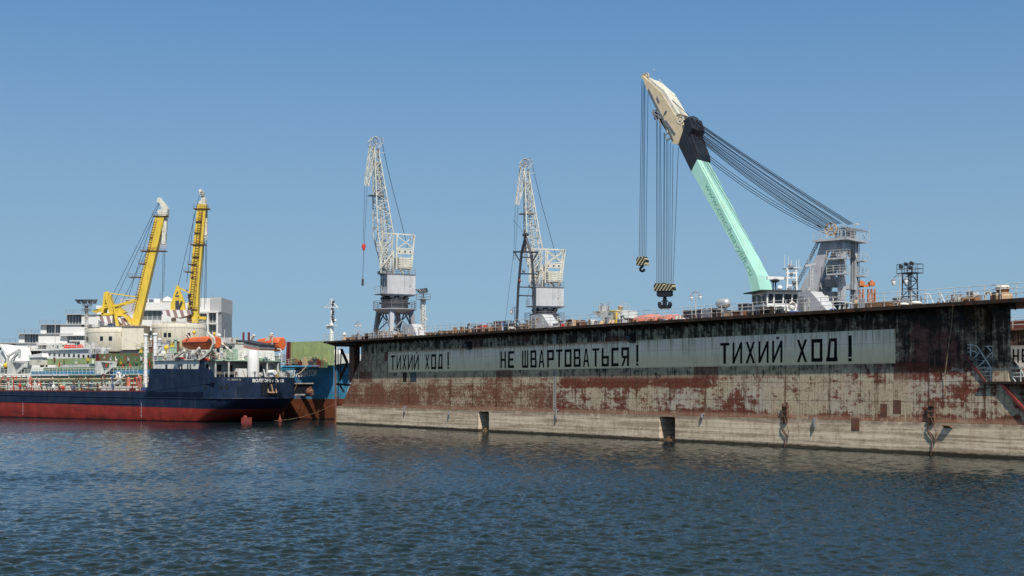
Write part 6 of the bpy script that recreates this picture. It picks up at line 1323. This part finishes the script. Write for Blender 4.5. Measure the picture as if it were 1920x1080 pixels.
# left crane
poly([(248, 612), (262, 612), (279, 540), (310, 408), (294, 404), (268, 515), (252, 590)], -1.0, 1.0, 'boom', Ye)
g = MB()
for yy in (-1.2, 1.0):
    o = Vector((0, yy, 0))
    for p, q, w_ in (((201, 549), (195, 590), .55), ((203, 552), (212, 590), .75), ((194, 590), (214, 590), .55), ((196, 572), (208, 574), .4), ((198, 562), (205, 563), .35)): g.bar(l(*p) + o, l(*q) + o, w_)
g.bar(l(201, 549, -1.3), l(201, 549, 1.2), .6); g.build('backstay_frame', Ye, v_)
poly([(205, 556), (208, 572), (213, 590), (216, 590), (214, 573), (208, 556)], -1.25, 1.1, 'backstay_plate', Ye)
g = MB()
for yy in (-1.1, .9):
    o = Vector((0, yy, 0))
    for p, q, w_ in (((200, 549), (258, 557), .22), ((177, 585), (199, 577), .5), ((199, 577), (216, 575), .4), ((216, 575), (256, 563), .45), ((216, 575), (220, 591), .4), ((220, 590), (224, 612), .7), ((219, 591), (236, 591), .55), ((236, 591), (253, 611), .65), ((232, 598), (232, 612), .3)): g.bar(l(*p) + o, l(*q) + o, w_)
g.build('cab_frame', Ye, v_)
poly([(211, 574), (219, 571), (238, 586), (230, 589), (214, 588)], -1.0, 1.0, 'winch_house', Ye)
poly([(214, 588), (230, 589), (234, 593), (216, 594)], -.9, .9, 'winch_bed', M['steel_dark'])
for pts_ in ([(183, 594), (192, 603), (206, 607), (214, 606), (215, 593)], [(224, 596), (231, 596), (238, 604), (243, 609), (236, 610), (228, 604)]): poly(pts_, -1.6, 1.6, 'striped_awning', striped)
poly([(204, 606), (214, 607), (214, 613), (204, 612)], -1, 1, 'winch', M['bluepaint'])
a = l(229, 656, -6.9); b = l(270, 612, -6.9); MB().box(a.x, b.x, -7.2, -2, a.z, b.z).build('machinery_house', M['cream'], v_); MB().box(a.x - .15, b.x + .4, -7.5, -2, b.z, b.z + .18).build('house_roof', M['tan'], v_)
MB().box(a.x - .5, b.x + .2, -7.0, -3, a.z - 1.6, a.z - .2).build('dark_hollow_fill', M['steel_dark'], v_)  # dark box fills in the shaded hollow under the house
head = [(297, 372), (301, 371), (310, 382), (316, 392), (315, 404), (308, 407), (302, 406), (296, 398), (300, 394), (305, 392), (301, 382), (296, 380)]
poly(head, -.9, .9, 'boom_head', Yw); poly([(306, 408), (314, 409), (311, 458), (304, 458)], -.5, .5, 'fly_jib', Yw)
g = MB().wheel(l(306.5, 460, -.3), (0, 1, 0), .75, .3, 6).wheel(l(301, 379, -.4), (0, 1, 0), .7, .3, 6); g.build('sheave', M['rail'], v_)
def plat(pts, nm='boom_platform'):
    g = MB()
    for (a, b) in pts: p, q = l(*a), l(*b); g.box(p.x, q.x, -1.2, 1.2, p.z - .08, p.z + .06); g.rail([(p.x, -1.2, p.z), (q.x, -1.2, p.z)], .8, .9, .03, 2)
    g.build(nm, M['rust'], v_)
plat([((288, 406), (315, 406)), ((265, 471), (312, 469)), ((243, 520), (267, 520)), ((262, 495), (275, 495)), ((283, 446), (288, 446)), ((257, 558), (262, 558))])
g = MB(); g.ladder(l(252, 585, -1.05) + Vector((-.3, 0, 0)), l(292, 412, -1.05), (1, 0, 0), .6, .05, .6); g.build('boom_ladder', M['rust'], v_)
rp = MB()
for a, b in (((297, 380), (208, 560)), ((299, 382), (212, 572)), ((290, 440), (225, 575)), ((288, 404), (240, 560)), ((306, 470), (304, 560)), ((309, 470), (307, 548))): rp.tube(l(*a, .3), l(*b, .3), .05, 4)
rp.build('crane_rope', M['rope'], v_)
# right crane
bo = poly([(353, 604), (372, 606), (374, 540), (388, 384), (372, 384), (362, 480), (356, 545)], -.9, .9, 'boom', Ye)
ap = poly([(322, 590), (351, 590), (349, 568), (341, 545), (337, 536), (334, 536), (331, 546), (323, 570)], -1.5, -.9, 'backstay_frame', Ye)
poly([(332.5, 553), (335, 547), (338, 550), (335, 552.5)], -1.53, -1.501, 'frame_opening', M['steel_dark']); poly([(332, 565), (339, 564), (339, 580), (332, 583)], -1.53, -1.501, 'frame_opening', M['steel_dark']); poly([(331.5, 554.5), (339, 554.5), (339, 557.5), (331.5, 557.5)], -1.53, -1.501, 'frame_opening', M['steel_dark'])
g = MB()
for a, b, w_ in (((337, 540), (356, 549), .35), ((351, 590), (372, 592), .7)): MB().bar(l(*a), l(*b), w_).bar(l(*b) - Vector((0, .6, 0)), l(*b) + Vector((0, .6, 0)), w_ * .8).build('brace', Ye, v_)
MB().bar(l(372, 596), l(384, 596), .6).bar(l(384, 594), l(384, 599), .8).build('side_arm', Ye, v_); MB().bar(l(326, 590), l(326, 602), .4).bar(l(326, 602, -.5), l(326, 602, .5), .5).build('brace', Ye, v_)
g = MB(); rr2 = random.Random(2)
for k in range(14): a = (rr2.uniform(350, 362), rr2.uniform(545, 590)); g.bar(l(*a, -1.2), l(a[0] + rr2.uniform(-6, 6), a[1] + rr2.uniform(-9, 9), -1.2), rr2.uniform(.15, .5))
g.bar(l(333, 585, -1.6), l(341, 565, -1.6), .4).bar(l(325, 594, -1.6), l(334, 584, -1.6), .4); g.build('luffing_gear', M['steel_dark'], v_)
poly([(306, 584), (322, 582), (360, 582), (362, 590), (350, 594), (335, 597), (320, 594), (311, 589)], -2, 2, 'striped_awning', striped)
poly([(323, 597), (328, 595), (328, 603), (323, 603)], -1, 1, 'awning_post', M['rust']); poly([(352, 595), (361, 590), (362, 605), (353, 605)], -1, 1, 'awning_post', M['rust'])
poly([(374, 357), (378, 355), (382, 362), (386, 375), (387, 384), (374, 383), (374, 379), (379, 376), (377, 366)], -.8, .8, 'boom_head', Yw); poly([(384, 392), (388, 390), (388, 440), (381, 442)], .2, .8, 'fly_jib', Yw)
g = MB().wheel(l(384, 446, .2), (0, 1, 0), .7, .3, 6).wheel(l(379, 363, -.9), (0, 1, 0), .6, .3, 6); g.build('sheave', M['rail'], v_)
plat([((364, 392), (393, 390)), ((358, 459), (386, 458)), ((347, 510), (366, 510)), ((366, 437), (377, 437)), ((363, 482), (375, 482)), ((369, 416), (380, 416)), ((354, 496), (370, 496)), ((360, 520), (366, 520)), ((354, 580), (372, 580))])
g = MB(); g.ladder(l(357, 580, -1.0), l(377, 394, -1.0), (1, 0, 0), .8, .06, .6); g.ladder(l(364, 580, -1.0), l(379, 394, -1.0), (1, 0, 0), .3, .05, 1.4); g.build('boom_ladder', M['rust'], v_)
rp = MB()
for a, b in (((374, 366), (333, 540)), ((364, 400), (350, 530)), ((386, 455), (383, 580)), ((383, 455), (376, 575)), ((388, 440), (386, 570))): rp.tube(l(*a, .3), l(*b, .3), .05, 4)
rp.build('crane_rope', M['rope'], v_)
g = MB(); g.ladder(l(243, 655, -5.5), l(243, 615, -5.5), (1, 0, 0), .5, .04); g.ladder(l(246, 658, -6), l(246, 646, -6), (1, 0, 0), .8, .05); g.build('turret_ladder', M['rail'], v_)

rv_ = random.Random(31)
for k in range(70):
    px = rv_.uniform(262, 332) if k < 45 else rv_.uniform(385, 420); yl = rv_.uniform(-9.5, -7.2); p = l(px, 668, yl); w_ = rv_.uniform(.2, .9); h = rv_.uniform(.5, 3.0) if k < 45 else rv_.uniform(.5, 4.5); m = M[rv_.choice(['white', 'clean_white', 'crane_white', 'rail', 'white', 'light_grey', 'yellow', 'rust', 'steel_grey', 'pale_green'])]; s_q = rv_.random()
    z0 = zdk
    if s_q < .35: MB().box(p.x - w_, p.x + w_, yl - .5, yl + .5, z0, z0 + h).box(p.x - w_ - .08, p.x + w_ + .08, yl - .6, yl + .6, z0 + h, z0 + h + .1).build('deck_house_box', m, v_)
    elif s_q < .6: MB().bar((p.x - w_, yl, z0), (p.x + w_, yl, z0 + h), .22).bar((p.x + w_, yl, z0 + h), (p.x + w_ * 2, yl, z0), .18).build('derrick_strut', m, v_)
    elif s_q < .8: MB().lathe((p.x, yl, z0), [(.3, 0), (.3, h), (.5, h + .1), (.4, h + .5), (.05, h + .6)], 8).build('cowl_vent', m, v_)
    else: MB().rail([(p.x - 1.2, yl, z0 + h * .6), (p.x + 1.2, yl, z0 + h * .6)], 1.0, .8, .05, 3).box(p.x - 1.2, p.x + 1.2, yl, yl + .8, z0 + h * .6 - .12, z0 + h * .6).bar((p.x, yl + .4, z0), (p.x, yl + .4, z0 + h * .6), .3).build('lookout', m, v_)
# fittings on top of the hatch covers
for k in range(36):
    px = rv_.choice([rv_.uniform(84, 176), rv_.uniform(190, 284), rv_.uniform(190, 284)]); yl = YC + 1.9; p = T.L(px, rv_.uniform(676, 690), yl); m = M[rv_.choice(['rust', 'yellow', 'rail', 'redpaint', 'green_old', 'clean_white', 'pale_green'])]
    MB().box(p.x - .18, p.x + .18, yl - .12, yl + .08, p.z, p.z + rv_.uniform(.3, .8)).bar((p.x, yl - .15, p.z), (p.x + rv_.uniform(-.5, .5), yl - .15, p.z + .9), .08).build('cover_clamp', m, c_)

# ------------------------------------------------------------------ terraced white building, masts and trees on the quay
YB = 350.0
Bf = Frame(-110, YB, 2.2, 0.0)
b_ = fthing(Bf, 'terraced_building', 'stepped white terraced building with grey glass behind the yellow boom cranes', 'building')
l = lambda px, py, yl=0.0: Bf.L(px, py, yl)
n = NT('stucco_white'); a = n.noise(0.25, 5); n.m; stucco = n.done(n.mix(a, (0.54, 0.53, 0.52), (0.68, 0.67, 0.66)), 0.8)
n = NT('curtain_glass'); x, y, z = n.sep(); gl = n.white(n.comb(n.math('FLOOR', n.mul(x, .55)), 0.0, n.math('FLOOR', n.mul(z, .33)))); curtain = n.done(n.mix(gl, (0.06, 0.075, 0.09), (0.17, 0.18, 0.17)), 0.15)
n = NT('grey_panel'); a = n.noise(0.4, 4); greypan = n.done(n.mix(a, (0.33, 0.34, 0.36), (0.40, 0.40, 0.41)), 0.7)  # plain mid-grey tone for roofs and panels
def blk_(p0, p1, q0, q1, y0, d, nm='wall', m=None):
    a, b = l(p0, q1, y0), l(p1, q0, y0); return MB().box(a.x, b.x, y0, y0 + d, a.z, b.z).build(nm, m or stucco, b_)
def glass_(p0, p1, q0, q1, y0=0.4, mull=4):
    o = blk_(p0, p1, q0, q1, y0, .3, 'window', curtain); a, b = l(p0, q1, y0), l(p1, q0, y0); g = MB()
    for k in range(mull + 1): x = a.x + (b.x - a.x) * k / mull; g.box(x - .09, x + .09, y0 - .08, y0 - .002, a.z, b.z)
    g.build('frame', M['light_grey'], o); return o
base = l(20, 700)
# storeys, lowest first: (left, glass end, white start, white end, top, bottom)
fl = [(-60, -60, 29, 75, 644, 662), (35, 46, 72, 126, 626.5, 645), (76, 87, 113, 162, 609, 628), (125, 125, 153, 184, 590, 613)]
MB().box(l(-60, 700).x, l(262, 700).x, 1.5, 20, 0, l(100, 660).z).build('wall', stucco, b_)
tops = [(0, 643), (35, 625.5), (76, 608), (125, 590)]
for (p0, pg, p1, p2, q0, q1) in fl:
    blk_(p0, 262, q0 + 1.0, q1, 1.0, 18)
    if p0 > 0: blk_(p0, pg if pg > p0 else p0 + 1, q0 + .5, q1 - 1, 0, 1.2)
    glass_(pg if p0 > 0 else -60, p1, q0 + 1.5, q1 - 1.0, .5, 5)
    blk_(p1, p2, q0, q1, -.6, 1.8)
    blk_(p0 - 2, p2 + 10, q0 - 1.3, q0 - .05, -1.0, 19, 'roof', greypan)
    g = MB(); a = l(p0 - 2, q0 - 1.3, -.8); b = l(p1, q0 - 1.3, -.8); g.rail([a, b], 1.1, 1.6, .05, 2); g.build('roof_railing', M['steel_grey'], b_)
for p0, p1, q0, q1 in ((124, 136, 628, 640), (143, 157, 629, 640), (131, 150, 640, 652), (82, 96, 646, 654), (103, 116, 648, 655), (142, 160, 648, 656)): glass_(p0, p1, q0, q1, -.05 if q0 > 600 else .5, 3)
for p0, p1, q0, q1 in ((70, 140, 644, 646.5), (112, 160, 627, 629.5), (130, 160, 638, 640), (150, 160, 640, 656)): blk_(p0, p1, q0, q1, -1.6, 1.5, 'balcony')
# central block and right tower
blk_(181, 262, 578, 618, 2.5, 16); blk_(180, 226, 573, 580, 2.4, 12); blk_(225, 262, 560, 600, 2.45, 12, m=greypan); blk_(240, 244, 563, 567, 2.4, .4, 'window', M['glass']); blk_(236, 239.5, 563, 567, 2.4, .4, 'window', M['glass'])
blk_(258, 372, 568, 700, 3, 16); blk_(262, 346, 567, 581, 2.2, 1); glass_(258, 304, 582, 600, 2.6, 5); blk_(256, 305, 580.5, 582.5, 1.6, 2, 'roof', greypan); blk_(303, 347, 581, 605, 2.3, 1); blk_(258, 304, 600, 620, 2.0, 1.5); blk_(277, 300, 560, 567.5, 5, 5); blk_(279, 288, 561, 566.5, 4.9, .15, 'window', M['blueglass'])
blk_(300, 320, 565, 568, 6, 4); glass_(270, 284, 622, 632, 2.9, 2); glass_(270, 284, 643, 660, 2.9, 2); glass_(150, 182, 617, 640, .9, 3)
MB().lathe(l(314, 567, 6), [(.1, 0), (1.4, .3), (1.2, 1.0), (.4, 1.5), (.05, 1.6)], 12).build('roof_dome', stucco, b_)
blk_(369, 394, 559, 700, 1.0, 14); tw_ = blk_(393.5, 415, 558, 585.5, .6, 14, 'patterned_panel', greypan)
pt = MB(); a, b = l(394, 585, .6), l(415, 558.5, .6); nx, nz = 10, 14
for i in range(nx):
    for j in range(nz):
        x = a.x + (b.x - a.x) * (i + .5 * (j % 2) * .9) / nx; z = a.z + (b.z - a.z) * j / nz; dx, dz = (b.x - a.x) / nx * .72, (b.z - a.z) / nz * .45
        pt.hexa([(x, .5, z), (x + dx, .5, z + .1), (x + dx, .5, z + dz), (x, .5, z + dz * .8), (x, .598, z), (x + dx, .598, z), (x + dx, .598, z + dz), (x, .598, z + dz)])
pt.build('relief_tiles', stucco, tw_)
blk_(393.5, 408, 585.5, 700, .8, 13); blk_(408, 415.5, 585, 700, .9, 13, m=M['steel_grey'])
for p0, p1 in ((373, 387), (393, 405)):
    for q0 in (587, 609, 631): 
        glass_(p0, p1, q0 + 1, q0 + 18, -.2 if False else .7, 2); g = MB(); a, b = l(p0, q0 + 20, -.6), l(p1, q0 + 18.5, -.6); g.box(a.x - .3, b.x + .3, -.8, .6, a.z, b.z); g.build('balcony', stucco, b_)
for px in (370.5, 389.5, 407): blk_(px - 1.4, px + 1.4, 585, 655, -.7, 1.4, 'pillar')
blk_(369, 409, 584, 586, -.8, 1.5, 'pillar')
g = MB()
for px, py in ((300, 546), (304, 546), (235, 545), (172, 560), (398, 548)): g.tube(l(px, 575, 6), l(px, py, 6), .08, 4, .04)
g.bar(l(299, 552, 6), l(309, 552, 6), .08).bar(l(297, 558, 6), l(312, 558, 6), .08); g.build('aerial', M['steel_grey'], b_)
# floodlight mast on the quay
m_ = Frame(*(Vector(((163 - 960) / FPX * 300, 300, 0))), 0.0); t = thing('floodlight_mast', 'grey mast with three floodlight clusters in front of the white terraces', 'floodlight mast', m_.o); l2 = lambda px, py, yl=0.0: m_.L(px, py, yl)
MB().tube((0, 0, -1), l2(162.5, 573), .55, 10, .4).ladder((0, -.7, 2), l2(162.5, 575) + Vector((0, -.6, 0)), (1, 0, 0), .5, .05, .6).build('column', M['rail'], t)
g = MB()
for py in (574, 580, 583): p = l2(162.5, py); g.lathe(p, [(1.1, 0), (1.1, .15), (.3, .15)], 12)
g.build('platform', M['steel_grey'], t)
for px, dx in ((154, -1), (165, 0), (174, 1)):
    g = MB()
    for s in (-.55, .45): p = l2(px, 568) + Vector((s, 0, 0)); g.frus(p.x - .25, p.x + .25, -.3, .3, p.z - .2, p.x - .5 + dx * .4, p.x + .5 + dx * .4, -1.1, -.5, p.z + .75)
    g.bar(l2(px, 570), l2(162.5, 573), .15); g.build('floodlight', M['steel_grey'], t)
# slim poles seen against the terraces
for px, pt_, pb in ((103.5, 565, 640), ):
    t = tag(MB().tube((0, 0, 0), (0, 0, 17), .1, 6, .04).build('flagpole', M['clean_white']), 'thin white pole in front of the white terraces', 'pole'); t.location = ((px - 960) / FPX * 310, 310, 2.2)
# trees between the ships
def tree(px, py, Y, hgt_, label, seed):
    r_ = random.Random(seed); t = thing('tree', label, 'tree', ((px - 960) / FPX * Y, Y, 2.2), 0, 'trees on the quay'); tr_ = MB().tube((0, 0, 0), (0, 0, hgt_ * .6), .25, 7, .12); lv = MB()
    for k in range(7):
        an, z = r_.uniform(0, 6.28), hgt_ * r_.uniform(.35, .7); e = Vector((math.cos(an) * hgt_ * .28, math.sin(an) * hgt_ * .28, z + hgt_ * .15)); tr_.tube((0, 0, z * .8), e, .1, 5, .04)
        for j in range(170):
            d = Vector((r_.gauss(0, 1), r_.gauss(0, 1), r_.gauss(0, .8))); p = e + d * hgt_ * .075; s = r_.uniform(.12, .26); u = Vector((r_.gauss(0, 1), r_.gauss(0, 1), r_.gauss(0, 1))).normalized(); w_ = u.orthogonal().normalized(); lv.face([p - u * s, p + w_ * s * .6, p + u * s, p - w_ * s * .6])
    tr_.build('trunk', M['wood'], t); lv.build('crown', leafm, t)
n = NT('leaf_green'); x = n.noise(0.9, 3); leafm = n.done(n.mix(x, (0.03, 0.055, 0.02), (0.08, 0.12, 0.035)), 0.7)
tree(527, 655, 322, 12.0, 'green tree top between the second lifeboat and the green hatch cover', 1)
tree(537, 660, 326, 10.5, 'smaller green tree just left of the dark red hatch frame', 2)
